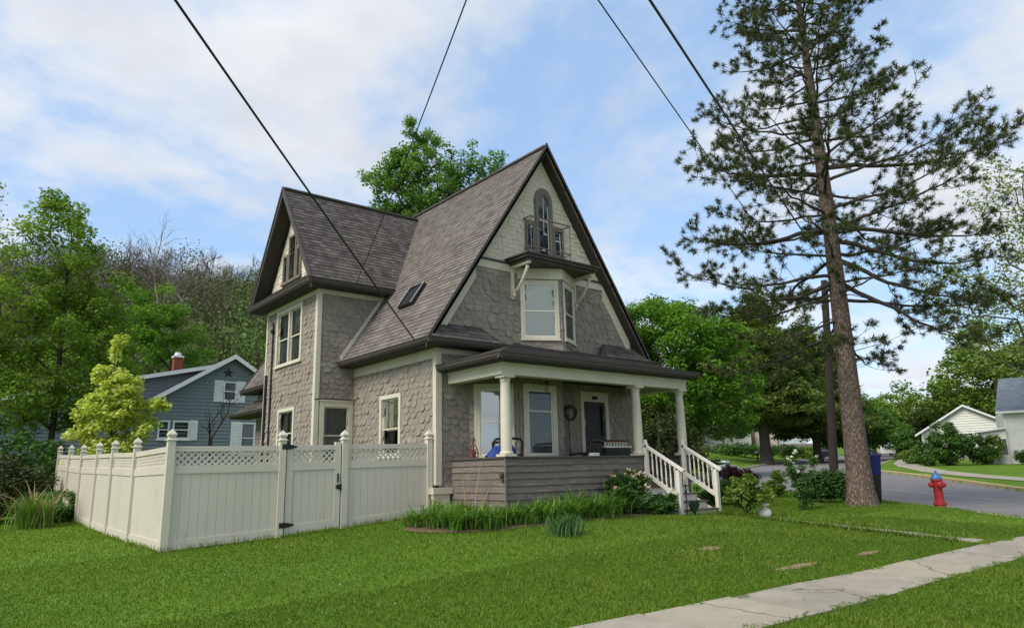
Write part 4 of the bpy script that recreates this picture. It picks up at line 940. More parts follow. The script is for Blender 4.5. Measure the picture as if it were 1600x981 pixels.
# white garden ornament
ox, oy = 15.85, 9.72; oz = gz(ox,oy)
on_ = empty('garden_ornament', (ox,oy,oz), 'white round stone garden lantern with a flat cap beside the front bush', 'ornament')
b = MB(); b.lathe((ox,oy,oz-.02), [(.1,0),(.14,.03),(.165,.1),(.15,.18),(.09,.23),(.05,.24)], 18); b.build('body', M['stonewhite'], on_, smooth=True)
b = MB(); b.lathe((ox,oy,oz+.22), [(.05,0),(.05,.05),(.13,.06),(.135,.085),(.1,.1),(.02,.105)], 14); b.build('cap', M['stonewhite'], on_)
# stake with a heart leaf ornament by the steps
sx_, sy_ = 14.02, 10.62; sz_ = gz(sx_,sy_)
b = MB(); b.tube([(sx_,sy_,sz_-.1),(sx_,sy_,sz_+.5),(sx_,sy_,sz_+.84)],[.016,.016,.01],8); b.lathe((sx_,sy_,sz_+.55),[(.016,0),(.034,.03),(.034,.05),(.016,.08)],8)
tag(b.build('garden_stake', M['black']), 'thin black iron stake with a knob in front of the left stair rail', 'garden stake')
b = MB(); hc = Fr((sx_+.28,sy_,sz_+.22),(1,0,0)); H = []
for i in range(24):
    t = 2*math.pi*i/24; H.append((.011*16*math.sin(t)**3, .011*(13*math.cos(t)-5*math.cos(2*t)-2*math.cos(3*t)-math.cos(4*t))))
b.prism(hc, H[::-1], -.03, .03); ho = MB(); 
hp = empty('heart_ornament', (sx_+.28,sy_,sz_), 'dark green heart ornament on a short stick against the bottom step', 'ornament')
b.build('heart', pm('green_enamel',(.012,.04,.02),(.008,.026,.014),14,.5), hp); ho.tube([(sx_+.28,sy_,sz_-.06),(sx_+.28,sy_,sz_+.1)],.012,6); ho.tube([(sx_+.16,sy_+.02,sz_-.06),(sx_+.16,sy_+.02,sz_+.2)],.012,6); ho.build('stick', M['black'], hp)

# ------------------------------------------------------------------ things on the porch
FZ = -.3
def chair(x, y, rot, label, hb=.98, mat='black', ws=1., open_back=False):
    t = empty('porch_chair', (x,y,FZ), label, 'chair'); ca, sa = math.cos(rot), math.sin(rot)
    def W(a, b, z): return (x+ca*a*ws-sa*b, y+sa*a*ws+ca*b, FZ+z)
    for i, (a, b) in enumerate(((-.24,-.24),(.24,-.24),(.24,.24),(-.24,.24))):
        m = MB(); m.tube([W(a*1.08,b*1.08,0),W(a,b,.62 if b < 0 else .62)],.02,6); m.build('leg', M[mat], t)
    q = Fr(W(0,0,0),(ca,sa,0)); m = MB(); m.fbox(q,-.26*ws,.26*ws,.4,.44,-.26,.26); m.build('seat', M[mat], t)
    m = MB(); P = [W(-.26,.25,.44),W(-.29,.3,hb-.1),W(-.24,.33,hb-.02),W(0,.34,hb),W(.24,.33,hb-.02),W(.29,.3,hb-.1),W(.26,.25,.44)]; m.tube(P,.03,8)
    if not open_back: m.add([W(-.26,.25,.44),W(.26,.25,.44),W(.28,.31,hb-.06),W(-.28,.31,hb-.06),W(-.26,.27,.44),W(.26,.27,.44),W(.28,.33,hb-.06),W(-.28,.33,hb-.06)],[(0,1,2,3),(7,6,5,4),(0,4,5,1),(1,5,6,2),(2,6,7,3),(3,7,4,0)])
    m.build('backrest', M[mat], t)
    for s in (-1,1):
        m = MB(); m.tube([W(s*.27,.28,.66),W(s*.3,0,.66),W(s*.29,-.25,.63),W(s*.26,-.26,.55)],.026,8); m.build('armrest', M[mat], t)
    return t
chair(12.72, 12.62, math.pi+.35, 'black wicker armchair on the porch in front of the entrance door', .97, ws=1.35)
chair(10.42, 13.0, math.pi-.35, 'dark porch chair behind the left column beside the blue cloth', 1.02, ws=1.25, open_back=True)
rg = random.Random(5)
b = MB(); b.ell((10.0,12.72,.12),(.27,.26,.42),20,14,.06,rg); b.ell((10.2,12.62,.22),(.24,.22,.45),18,12,.06,rg); b.ell((10.08,12.68,-.1),(.34,.3,.2),18,8,.05,rg)
tag(b.build('cloth_bundle', M['bluetarp'], smooth=True, origin=(10.1,12.7,-.3)), 'crumpled blue cloth bundle above the porch wall beside the left column', 'cloth')
tb = empty('porch_table', (13.75,12.75,FZ), 'low porch table with a white top beside the black wicker armchair', 'table')
b = MB(); b.box((13.3,12.45,.5),(14.3,13.1,.54)); b.build('table_top', M['white'], tb)
for ax, ay in ((13.36,12.5),(14.24,12.5),(13.36,13.04),(14.24,13.04)):
    b = MB(); b.bar((ax,ay,FZ),(ax,ay,.499),.05,.05,(0,1,0)); b.build('leg', M['black'], tb)
b = MB(); b.box((13.34,12.48,.22),(14.26,12.5,.499)); b.box((13.34,13.04,.22),(14.26,13.06,.499)); b.pieces('apron', M['black'], tb)
bc = empty('slatted_bench', (14.95,13.55,FZ), 'cream slatted bench back against the wall right of the door', 'bench')
for k in range(8):
    b = MB(); b.box((14.55+.12*k,13.66,.12),(14.62+.12*k,13.685,.71)); b.build('slat', M['cream'], bc)
b = MB(); b.box((14.5,13.64,.711),(15.52,13.71,.76)); b.box((14.5,13.64,.08),(15.52,13.71,.119)); b.build('back_rail', M['redmetal'], bc)
b = MB(); b.box((14.5,13.2,.06),(15.52,13.63,.1)); b.build('seat', M['cream'], bc)
for ax, ay in ((14.54,13.24),(15.46,13.24),(14.54,13.68),(15.46,13.68)):
    b = MB(); b.bar((ax,ay,FZ),(ax,ay,.06 if ay < 13.5 else .079),.05,.05,(0,1,0)); b.build('leg', M['cream'], bc)
b = MB(); q = Fr((12.42,12.02,.289),(1,.1,0)); b.fbox(q,-.12,.12,0,.045,-.07,.07); b.fbox(q,-.11,.125,.046,.07,-.06,.065)
tag(b.build('book_stack', M['white']), 'small white stack of papers lying on the porch wall cap', 'papers')
# red wire lantern on the porch wall end
lx, ly = 9.69, 13.2
ln = empty('wire_lantern', (lx,ly,.288), 'rusty red wire lantern standing on the left porch wall', 'lantern')
b = MB()
for k in range(6):
    a = k*math.pi/3; b.tube([(lx+.11*math.cos(a),ly+.11*math.sin(a),.29),(lx+.12*math.cos(a),ly+.12*math.sin(a),.4),(lx+.06*math.cos(a),ly+.06*math.sin(a),.56),(lx+.03*math.cos(a),ly+.03*math.sin(a),.62),(lx+.05*math.cos(a),ly+.05*math.sin(a),.7),(lx,ly,.77)],.007,5)
for z, r in ((.3,.11),(.4,.12),(.48,.095),(.56,.06),(.7,.05)):
    b.tube([(lx+r*math.cos(t),ly+r*math.sin(t),z) for t in np.linspace(0,2*math.pi,17)],.007,5,False)
b.build('cage', M['redmetal'], ln); b = MB(); b.lathe((lx,ly,.29),[(.05,0),(.05,.16),(.02,.18)],10); b.build('candle', M['redmetal'], ln)
# wire wreath and a leaning rod on the front wall
b = MB(); rg = random.Random(3); wc = Fr((13.55,13.93,1.5),(1,0,0))
for k in range(7):
    ph_ = rg.uniform(0,6); r0 = rg.uniform(.17,.22); b.tube([wc(r0*math.cos(t)*(1+.1*math.sin(3*t+ph_)), r0*math.sin(t)*(1+.1*math.cos(2*t+ph_)), .03*math.sin(5*t+ph_)) for t in np.linspace(0,2*math.pi,26)],.009,5,False)
tag(b.build('twig_wreath', M['bark']), 'round dark twig wreath hanging on the wall left of the door', 'wreath')
b = MB(); b.tube([(13.42,13.9,FZ),(13.45,13.9,.7),(13.46,13.93,1.5)],.013,6); b.tube([(13.44,13.9,.55),(13.58,13.82,.2),(13.76,13.8,FZ)],.009,5); b.tube([(13.4,13.9,1.5),(13.42,13.88,1.6),(13.5,13.9,1.62)],.011,6)
tag(b.build('iron_stand', M['black']), 'thin black iron stand leaning on the wall below the wreath', 'plant stand')
b = MB(); b.tube([(11.75,12.9,2.3),(11.75,12.9,2.15)],.004,4); b.lathe((11.75,12.9,2.11),[(.05,0),(.05,.03),(.01,.04)],10)
for k in range(5): b.tube([(11.75+.04*math.cos(k*1.256),12.9+.04*math.sin(k*1.256),2.11),(11.75+.04*math.cos(k*1.256),12.9+.04*math.sin(k*1.256),1.9-.02*k)],.006,5)
tag(b.build('wind_chime', M['black'], origin=(11.75,12.9,1.85)), 'small dark wind chime hanging from the porch ceiling', 'wind chime')
# little cap of an outlet on the porch wall
b = MB(); b.fbox(pl,-12.05,-11.96,-.22,-.06,.03,.07); b.lathe(pl(-12.0,-.1,.07),[(.05,0),(.05,.03)],10,axis=(-1,0,0)); b.build('outlet_cover', M['bark'], house)

# ------------------------------------------------------------------ neighbouring houses
def clap(mb, fr, poly, row=.2, lip=.02, holes=()):
    v0 = min(p[1] for p in poly); v1 = max(p[1] for p in poly); u0 = min(p[0] for p in poly); u1 = max(p[0] for p in poly); v = v0
    while v < v1:
        q = clip([(u0,v),(u1,v),(u1,v+row),(u0,v+row)], poly)
        if q:
            n = len(q); vb = v
            mb.add([fr(p[0],p[1],.004+lip*(1-(p[1]-vb)/row)) for p in q]+[fr(p[0],p[1],0) for p in q], [tuple(range(n))]+[(i,n+i,n+(i+1)%n,(i+1)%n) for i in range(n)])
        v += row
def shut_window(fr, u0, u1, v0, v1, par, sw=.36, sides=(1,1), glass=None):
    f = MB(); w = .09; f.fbox(fr,u0,u0+w,v0,v1,0,.07); f.fbox(fr,u1-w,u1,v0,v1,0,.07); f.fbox(fr,u0+w,u1-w,v1-w,v1,0,.068); f.fbox(fr,u0+w,u1-w,v0,v0+w,0,.068); f.fbox(fr,u0+w,u1-w,(v0+v1)/2-.03,(v0+v1)/2+.03,0,.06); f.fbox(fr,u0-.05,u1+.05,v0-.08,v0,0,.1)
    o = f.build('window', M['shutter'], par); g = MB(); g.fbox(fr,u0+w,u1-w,v0+w,v1-w,.01,.03); g.build('pane', M['darkglass'], o)
    for s, a, b in ((0,u0-sw,u0-.01),(1,u1+.01,u1+sw)):
        if not sides[s]: continue
        q = MB(); q.fbox(fr,a,b,v0-.05,v1+.04,.0,.05)
        for k in range(9):
            h = (v1-v0-.1)/9; q.fbox(fr,a+.05,b-.05,v0+.03+k*h,v0+.03+k*h+h*.6,.05,.06)
        q.build('shutter', M['shutter'], par)
M['darkglass'] = pm('dark_window_glass', (.02,.024,.028), (.04,.046,.05), 1.5, .07, spec=.8)

def roofslab(mb, a, b, c, d, t=.14):
    P = [Vector(p) for p in (a,b,c,d)]; mb.add(P+[p-Vector((0,0,t)) for p in P], [(0,1,2,3),(7,6,5,4),(0,4,5,1),(1,5,6,2),(2,6,7,3),(3,7,4,0)], None)

bh = empty('blue_house', (13.3,46,-.6), 'slate blue clapboard house with white shutters and a brick chimney behind the fence', 'house')
bf = Fr((0,42,0),(1,0,0)); BG = [(8.3,-1),(18.3,-1),(18.3,3.62),(13.3,6.82),(8.3,3.62)]
mb = MB(); mb.prism(bf, BG, -9, 0); clap(mb, bf, BG, .2, .03); mb.build('wall', M['bluesiding'], bh)
mb = MB()
for s in (-1,1):
    e = 13.3+s*5.5; roofslab(mb,(e,41.6,3.45),(13.3,41.6,6.98),(13.3,51.3,6.98),(e,51.3,3.45),.12)
mb.build('roof', M['roofgrey'], bh)
mb = MB()
for s in (-1,1):
    e = 13.3+s*5.55; A, B = Vector((e,41.57,3.42)), Vector((13.3,41.57,6.98))
    mb.add([A+Vector((0,0,-.22)),B+Vector((0,0,-.22)),B+Vector((0,0,.05)),A+Vector((0,0,.05)),A+Vector((0,.03,-.22)),B+Vector((0,.03,-.22)),B+Vector((0,.03,.05)),A+Vector((0,.03,.05))],[(0,1,2,3),(7,6,5,4),(0,4,5,1),(1,5,6,2),(2,6,7,3),(3,7,4,0)])
mb.build('rake_board', M['shutter'], bh)
df = Fr((0,43,0),(1,0,0)); DG = [(.5,-1),(12.6,-1),(12.6,6.35),(.5,3.55)]
mb = MB(); mb.prism(df, DG, -7, 0); clap(mb, df, DG, .2, .03); mb.build('dormer_wall', M['bluesiding'], bh)
mb = MB(); roofslab(mb,(.1,42.6,3.63),(12.9,42.6,6.6),(12.9,50.3,6.6),(.1,50.3,3.63),.12); mb.build('dormer_roof', M['roofgrey'], bh)
mb = MB(); roofslab(mb,(.05,42.56,3.6),(12.75,42.56,6.55),(12.75,42.595,6.55),(.05,42.595,3.6),.22); mb.build('dormer_fascia', M['shutter'], bh)
shut_window(bf, 12.82, 13.6, 4.3, 5.45, bh, .5); shut_window(bf, 9.5, 10.1, 2.1, 3.12, bh, sides=(0,0)); shut_window(bf, 10.25, 11.15, 2.1, 3.12, bh, .42, (0,1)); shut_window(bf, 13.95, 14.8, 1.3, 3.1, bh, .55, (1,1))
mb = MB(); mb.box((10.6,44.2,5.3),(11.08,44.7,7.0)); ch = mb.build('chimney', M['brick'], bh)
mb = MB(); mb.box((10.56,44.16,7.0),(11.12,44.74,7.1)); mb.lathe((10.84,44.45,7.1),[(.2,0),(.2,.16),(.16,.17),(.16,.22)],12); mb.build('chimney_cap', M['shutter'], ch)
mb = MB(); s5 = Fr((13.05,41.95,5.95),(1,0,0)); mb.prism(s5, [((.3 if i%2 == 0 else .11)*math.sin(i*math.pi/5),(.3 if i%2 == 0 else .11)*math.cos(i*math.pi/5)) for i in range(10)][::-1], .0, .03); mb.build('wall_star', M['black'], bh)

DU = Vector((.748,-.664,0))
wh = empty('gable_house', (85.4,27.5,0), 'white gabled house with a low grey roof behind the round green shrub', 'house')
wfr = Fr((82.6,31.,0), (.2,-.98,0)); WG = [(0,-.8),(8.6,-.8),(8.6,3.1),(4.2,5.45),(0,2.95)]
mb = MB(); mb.prism(wfr, WG, -9, 0); clap(mb, wfr, WG, .26, .05); mb.build('wall', M['whitesiding'], wh)
mb = MB()
for a, b in (((-.5,2.72),(4.2,5.6)),((9.2,2.88),(4.2,5.6))): roofslab(mb, wfr(a[0],a[1],.45), wfr(b[0],b[1],.45), wfr(b[0],b[1],-9.3), wfr(a[0],a[1],-9.3), .1)
mb.build('roof', M['roofgrey'], wh)
mb = MB()
for a, b in (((-.55,2.66),(4.2,5.57)),((9.25,2.82),(4.2,5.57))): roofslab(mb, wfr(a[0],a[1],.48), wfr(b[0],b[1],.48), wfr(b[0],b[1],.455), wfr(a[0],a[1],.455), .2)
mb.fbox(wfr,0,.2,-.8,2.9,.03,.06); mb.build('trim', M['shutter'], wh)
mb = MB(); mb.fbox(wfr,.5,1.1,.3,1.6,.03,.06); mb.build('window', M['darkglass'], wh)
mb = MB(); mb.fbox(wfr,-1.5,9.5,-1.0,.55,1.2,1.45); tag(mb.build('garden_wall', M['stone']), 'low grey stone garden wall in front of the white gabled house', 'wall')

rh = empty('corner_house', (70,16,-.5), 'white clapboard house with a slate blue roof cut by the right edge', 'house')
CD = Vector((.34,-.94,0)).normalized(); q = Fr((66.7,18.75,0), CD)
mb = MB(); HG = [(0,-.9),(10,-.9),(10,3.75),(0,3.75)]; mb.prism(q, HG, -8, 0); clap(mb, q, HG, .19, .035); mb.fbox(q,-.02,.16,-.9,3.75,.025,.06); mb.build('wall', M['whitesiding'], rh)
roof_slope('roof', q(-.5,3.72,.45), CD, Vector((0,0,1))*3.0 - q.N*4.4, [(0,0),(11,0),(11,5.2),(.9,5.2)], M['roofblue'], parent=rh, row=.2, seed=31)
mb = MB(); mb.fbox(q,-.5,10.5,3.5,3.68,.44,.5); mb.fbox(q,-.5,10.5,3.5,3.53,0,.44); mb.build('fascia', M['shutter'], rh)
shut_window(q, 2.0, 3.0, 1.2, 2.9, rh, sides=(0,0)); shut_window(q, 4.8, 5.8, 1.2, 2.9, rh, sides=(0,0))
mb = MB(); mb.fbox(q,1.0,1.5,-.2,0.15,.025,.08); mb.build('vent', M['greyplastic'], rh)
sh = MB(); LG = [(-1.75,-.9),(-.02,-.9),(-.02,2.3),(-1.75,2.05)]; sh.prism(q, LG, -3, .3); sh2 = Fr(q(0,0,.3),CD); clap(sh, sh2, LG, .2, .035); sh.build('lean_to_wall', M['whitesiding'], rh)
mb = MB(); roofslab(mb, q(-2.0,2.15,.6), q(-.02,2.42,.6), q(-.02,2.42,-3.2), q(-2.0,2.15,-3.2), .12); mb.fbox(sh2,-1.76,-1.6,-.9,2.0,.03,.06); mb.build('lean_to_trim', M['shutter'], rh)
mb = MB(); mb.fbox(sh2,-.5,-.1,.3,1.5,.025,.06); mb.build('lean_to_window', M['darkglass'], rh)

def far_house(name, label, px, py, depth, w, h, mat, rz, win=(), roofh=1.6):
    r = empty(name, (px,py,rz), label, 'house'); f = Fr((px,py,rz),(.64,-.77,0)) if False else Fr((px,py,rz),(.77,-.64,0))
    m = MB(); G = [(-w/2,-.6),(w/2,-.6),(w/2,h),(-w/2,h)]; m.prism(f,G,-6,0); clap(m,f,G,.25); m.build('wall', mat, r)
    m = MB(); a = -w/2-.4; b = w/2+.4; roofslab(m,f(a,h-.1,.4),f(b,h-.1,.4),f(b,h+roofh,-3),f(a,h+roofh,-3)); roofslab(m,f(a,h-.1,-6.4),f(b,h-.1,-6.4),f(b,h+roofh,-3),f(a,h+roofh,-3)); m.build('roof', M['roofgrey'], r)
    for u0,u1,v0,v1 in win:
        m = MB(); m.fbox(f,u0-.1,u1+.1,v0-.1,v1+.1,.03,.06); wo = m.build('window', M['shutter'], r); m = MB(); m.fbox(f,u0,u1,v0,v1,.061,.075); m.build('pane', M['darkglass'], wo)
    return f
f1 = far_house('bungalow', 'pale blue bungalow with one dark window beyond the far lawn', 104.8,58.6,0,5.2,2.5,M['lightblue'],2.9,[(-.3,.8,1.0,2.0)])
mb = MB(); mb.fbox(f1,-3.6,3.6,-.9,.05,.08,.5); tag(mb.build('block_wall', M['stone']), 'grey block wall under the pale blue bungalow', 'wall')
far_house('bungalow', 'pinkish bungalow just left of the pale blue one', 101.3,60.6,0,3.4,2.7,M['pinksiding'],2.9,[])
far_house('bungalow', 'long low white bungalow half hidden by the dark tree trunk', 93.5,64.5,0,11,2.2,M['whitesiding'],3.0,[(-3,-2,.9,1.8),(0,1,.9,1.8),(3,4.2,.9,1.8)])

def car(x, y, rot, label, mat, van=False):
    z = gz(x,y)-.1 ; t = empty('parked_van' if van else 'parked_car', (x,y,z), label, 'van' if van else 'car')
    q = Fr((x,y,z),(math.cos(rot),math.sin(rot),0)); L = 2.2
    prof = [(-2.2,.35),(2.2,.35),(2.22,.75),(1.9,.95),(1.2,1.0),(.6,1.45),(-1.1,1.48),(-1.7,1.05),(-2.2,.98)] if not van else [(-2.3,.35),(2.3,.35),(2.35,.9),(2.1,1.15),(1.5,1.25),(1.0,2.0),(-2.25,2.05),(-2.32,1.9)]
    m = MB(); m.prism(q, prof, -.85, .85); m.build('body', mat, t)
    wp = [(.95,1.02),(.52,1.38),(-1.0,1.4),(-1.4,1.04)] if not van else [(1.35,1.3),(.95,1.85),(-.1,1.85),(-.1,1.3)]
    for s in (-1,1):
        m = MB(); m.prism(q, wp[::-1], s*.852-.004, s*.852+.004); m.build('side_window', M['darkglass'], t)
        for u in (-1.35,1.4):
            m = MB(); c = q(u,.32,s*.8); m.lathe(c-q.N*.1*1,[(.2,0),(.31,.01),(.33,.04),(.33,.16),(.31,.19),(.2,.2)],16,axis=tuple(q.N)); w_ = m.build('wheel', M['rubber'], t)
            m = MB(); m.lathe(q(u,.32,s*.91)-q.N*.01,[(.18,0),(.18,.02)],12,axis=tuple(q.N)); m.build('rim', M['greyplastic'], w_)
    for s in (-1,1):
        m = MB(); P = q(2.2,.7,s*.6); m.ell(P,(.06,.06,.08),8,6); m.build('headlight', M['shutter'], t)
    return t
car(95.5,48.6,.6,'dark car parked by the far road between the trunks',M['carblack'])
car(117,49.6,.5,'white van parked far down the side street behind the bin',M['carwhite'],True)
# small far things on the lawn across the road
x, y = 54.9,37.2; z = gz(x,y)
u = empty('utility_pedestal', (x,y,z), 'small green and white utility pedestal on the far lawn', 'utility box')
b = MB(); b.box((x-.3,y-.3,z-.05),(x+.3,y+.3,z+.45)); b.build('cabinet', pm('pale_green_metal',(.2,.34,.28),(.15,.27,.22),3,.6), u); b = MB(); b.box((x-.34,y-.34,z+.45),(x+.34,y+.34,z+.62)); b.build('lid', M['shutter'], u)
x, y = 74,45.6; z = gz(x,y)
u = empty('lawn_post', (x,y,z), 'short dark post with a pale box top on the far lawn', 'post')
b = MB(); b.bar((x,y,z-.1),(x,y,z+1.0),.12,.12,(0,1,0)); b.build('post', M['pole'], u); b = MB(); b.box((x-.2,y-.2,z+.95),(x+.2,y+.2,z+1.2)); b.build('box', M['pinksiding'], u)

# ------------------------------------------------------------------ utility pole and overhead wires
px_, py_ = 30.2,15.1; pz_ = gz(px_,py_)
up = empty('utility_pole', (px_,py_,pz_), 'dark tarred utility pole standing behind the pine by the road', 'pole')
b = MB(); b.tube([(px_,py_,pz_-.3),(px_+.3,py_-.25,pz_+5),(px_+.52,py_-.43,8.1)],[.19,.165,.14],14); b.build('shaft', M['pole'], up)
px_ += .52; py_ -= .43
b = MB(); b.box((px_-.2,py_-.95,7.25),(px_-.08,py_+.95,7.37)); b.build('cross_arm', M['pole'], up)
for s in (-.8,.8):
    b = MB(); b.lathe((px_-.14,py_+s,7.37),[(.03,0),(.05,.05),(.03,.08),(.05,.11),(.02,.16)],10); b.build('insulator', M['greyplastic'], up)
def wire(name, a, b, sag, r, label, cat='cable', n=40):
    a, b = Vector(a), Vector(b); P = [a+(b-a)*(i/n)-Vector((0,0,4*sag*(i/n)*(1-i/n))) for i in range(n+1)]
    m = MB(); m.tube(P, r, 6); return tag(m.build(name, M['black'], smooth=True), label, cat)
def ext(E, T, k): E, T = Vector(E), Vector(T); return E + (T-E)*k
wire('overhead_cable', (8.74,14.27,3.12), ext((8.74,14.27,3.12),(1.62,7.76,5.34),1.9), .1, .018, 'thick black service cable sloping down to the front eave of the house')
wire('overhead_cable', (8.95,17.8,5.36), ext((8.95,17.8,5.36),(4.6,6.45,5.9),1.8), .22, .01, 'thin black cable ending at the eave of the gabled side wing')
wire('overhead_cable', (px_-.14,py_+.8,7.53), ext((px_-.14,py_+.8,7.53),(6.69,5.87,6.53),1.5), .13, .012, 'thinner of the two black street cables running to the pole')
wire('overhead_cable', (px_-.14,py_-.8,7.53), ext((px_-.14,py_-.8,7.53),(7.26,5.4,6.5),1.5), .13, .022, 'thickest black street cable running to the pole behind the pine')

# ------------------------------------------------------------------ trees
def frustums(name, A, B, ra, rb, mat, parent, k=5):
    """one tapered tube for every branch piece"""
    A = np.asarray(A, float); B = np.asarray(B, float); ra = np.asarray(ra)[:,None]; rb = np.asarray(rb)[:,None]; n = len(A)
    d = B-A; d /= np.linalg.norm(d, axis=1, keepdims=True)+1e-9
    ref = np.where(np.abs(d[:,2:3]) < .9, np.array([[0,0,1.]]), np.array([[1.,0,0]])); a = np.cross(d, ref); a /= np.linalg.norm(a, axis=1, keepdims=True)+1e-9; b = np.cross(a, d)
    V = np.zeros((n, 2*k, 3))
    for i in range(k):
        t = 2*math.pi*i/k; o = a*math.cos(t)+b*math.sin(t); V[:,i] = A+o*ra; V[:,k+i] = B+o*rb
    base = np.arange(n)[:,None]*2*k; F = []
    for i in range(k):
        j = (i+1) % k; F.append(base+np.array([[i,j,k+j,k+i]]))
    F = np.stack(F, 1).reshape(-1, 4); o = np.array(tuple(ORG[parent.name]))
    me = bpy.data.meshes.new(name); me.from_pydata((V.reshape(-1,3)-o).tolist(), [], F.tolist())
    me.polygons.foreach_set('use_smooth', [True]*len(me.polygons))
    return link_mesh(name, me, mat, parent)

def skeleton(trunk, clusters, rg, step=.7):
    """grow limbs from the trunk to every leaf cluster; returns pieces and radii"""
    N = [np.array(p, float) for p in trunk]; par = [-1]+list(range(len(trunk)-1)); tips = []
    ax = N[0][:2]; order = np.argsort(np.linalg.norm(clusters[:,:2]-ax, axis=1) + .3*np.abs(clusters[:,2]-clusters[:,2].mean()))
    for ci in order:
        c = clusters[ci]; P = np.array(N); dv = c-P; d = np.linalg.norm(dv, axis=1); h = np.linalg.norm(dv[:,:2], axis=1)
        cost = d + np.maximum(.45*h-dv[:,2], 0)*1.3 + np.where(np.arange(len(P)) < 2, 2., 0.); j = int(np.argmin(cost))
        m = max(1, int(d[j]/step)); prev = j; s = P[j]
        for i in range(1, m+1):
            t = i/m; q = s+(c-s)*t; q = q+np.array([0,0,.10*d[j]*math.sin(math.pi*t)])
            if i < m: q = q+rg.normal(0, .06*d[j]/m+.03, 3)
            N.append(q); par.append(prev); prev = len(N)-1
        tips.append(prev)
    cnt = np.zeros(len(N))
    for t in tips:
        while t >= 0: cnt[t] += 1; t = par[t]
    return np.array(N), np.array(par), cnt

def leaves(name, C, nper, rc, size, mat, parent, rg, flat=.65, up=.5, asp=.55, crand=None, fold=.25):
    n = len(C)*nper; cid = np.repeat(np.arange(len(C)), nper); rcs = (rc if np.ndim(rc) else np.full(len(C), rc))[cid]
    g = rg.normal(0, 1, (n,3)); g /= np.linalg.norm(g, axis=1, keepdims=True)+1e-9; g *= (rg.random((n,1))**.45); 
    P = C[cid] + g*np.stack([rcs, rcs, rcs*flat], 1)
    nrm = rg.normal(0, 1, (n,3)); nrm /= np.linalg.norm(nrm, axis=1, keepdims=True); nrm[:,2] = np.abs(nrm[:,2]); nrm += g*.5; nrm[:,2] += up; nrm /= np.linalg.norm(nrm, axis=1, keepdims=True)
    a = np.cross(nrm, rg.normal(0, 1, (n,3))); a /= np.linalg.norm(a, axis=1, keepdims=True)+1e-9; b = np.cross(nrm, a)
    s = size*(.65+.7*rg.random((n,1)))
    V = np.stack([P-a*s*.5, P+b*s*asp*.5+nrm*s*fold*.3, P+a*s*.5, P-b*s*asp*.5+nrm*s*fold*.3], 1).reshape(-1,3)
    cr = rg.random(len(C)) if crand is None else crand
    u = np.clip(.55*cr[cid]+.45*rg.random(n), 0, 1)
    return np_mesh(name, V, 4, np.stack([u, np.zeros(n)], 1), mat, parent)

def sample_lobes(lobes, n, rg, inner=.25):
    L = np.array([l[1] if np.ndim(l[1]) else (l[1],)*3 for l in lobes], float); C = np.array([l[0] for l in lobes], float)
    w = L.prod(1)**.75; k = rg.choice(len(lobes), n, p=w/w.sum())
    g = rg.normal(0, 1, (n,3)); g /= np.linalg.norm(g, axis=1, keepdims=True); r = (inner+(1-inner)*rg.random((n,1)))**.6
    return C[k]+g*r*L[k]

def tree(name, label, base, top, lobes, ncl, nper, rc, lsize, leaf, bark, tr, seed, cat='tree', group=None, lean=(0,0), inner=.25, flat=.65, up=.5, tmax=.86, limbs=True, asp=.55):
    """trunk with limbs, and a crown of many separate leaves gathered in clumps"""
    rg = np.random.default_rng(seed); x, y, z = base
    t = empty(name, base, label, cat, group); H = top-z
    trunk = [(x+lean[0]*f+.12*math.sin(f*5+seed)*f, y+lean[1]*f+.12*math.cos(f*4+seed)*f, z-.15+(H+.15)*f*tmax) for f in np.linspace(0,1,12)]
    C = sample_lobes([((x+c[0],y+c[1],z+c[2]),r) for c, r in lobes], ncl, rg, inner); C = C[C[:,2] > z+.25]
    N, par, cnt = skeleton(trunk, C, rg, max(.25, H*.06))
    i = np.arange(1, len(N)); r = lambda k: np.clip(tr*.11*np.sqrt(cnt[k]+.15)*min(1, 60/len(C))**.5, tr*.03, tr*.85)
    A, B = N[par[i]], N[i]; ra, rb = r(par[i]), r(i); ra = np.minimum(ra, rb*1.6)
    nt = len(trunk)
    f = np.linspace(0, 1, nt); trad = tr*(1-.86*f)**.9; trad[0] = tr*1.35
    m = i < nt; rb = np.where(m, trad[np.minimum(i, nt-1)], rb); ra = np.where(m, trad[np.minimum(par[i], nt-1)], ra)
    frustums('trunk', A, B, ra, rb, bark, t, 7 if H < 14 else 7)
    leaves('crown', C, nper, rc, lsize, leaf, t, rg, flat, up, asp)
    return t

# big near maple-like tree at the left edge and its neighbours
tree('broadleaf_tree', 'tall airy green tree at the left edge with a dark slender trunk', (3.7,33.5,gz(3.7,33.5)), 12.2,
     [((-.2,0,6.6),(2.9,2.9,2.6)),((-.9,-.6,10),(1.9,1.9,2.1)),((.6,.2,9.2),(1.7,1.7,1.5)),((-2.4,-.5,7.6),(2.,2.,2.)),((1.6,0,6.2),(1.6,1.6,2.0)),((-1.5,-.3,4.0),(2.6,2.4,1.7)),((1.,-.4,4.2),(2.,2.,1.5)),((-.5,0,12.2),(.9,.9,1.1)),((-3.8,0,5.4),(2.,2.,2.6)),((1.4,.5,8.3),(.9,.9,.9))],
     300, 110, .6, .17, M['ash'], M['bark'], .15, 1, inner=.2)
tree('broadleaf_tree', 'broad bright green tree between the left tree and the bare hillside', (12.0,50.5,gz(12,50.5)), 11.5,
     [((-1.2,0,8.5),(3.6,3.,3.6)),((1.2,0,6.5),(2.4,2.2,3.)),((-3.6,0,8.0),(3.,2.6,3.6)),((-1.5,0,11.6),(2.2,2.,2.)),((.2,0,4.5),(3.0,2.6,2.4)),((-4,0,4.6),(3,2.6,2.6))],
     260, 130, .75, .22, M['maple'], M['bark'], .25, 2)
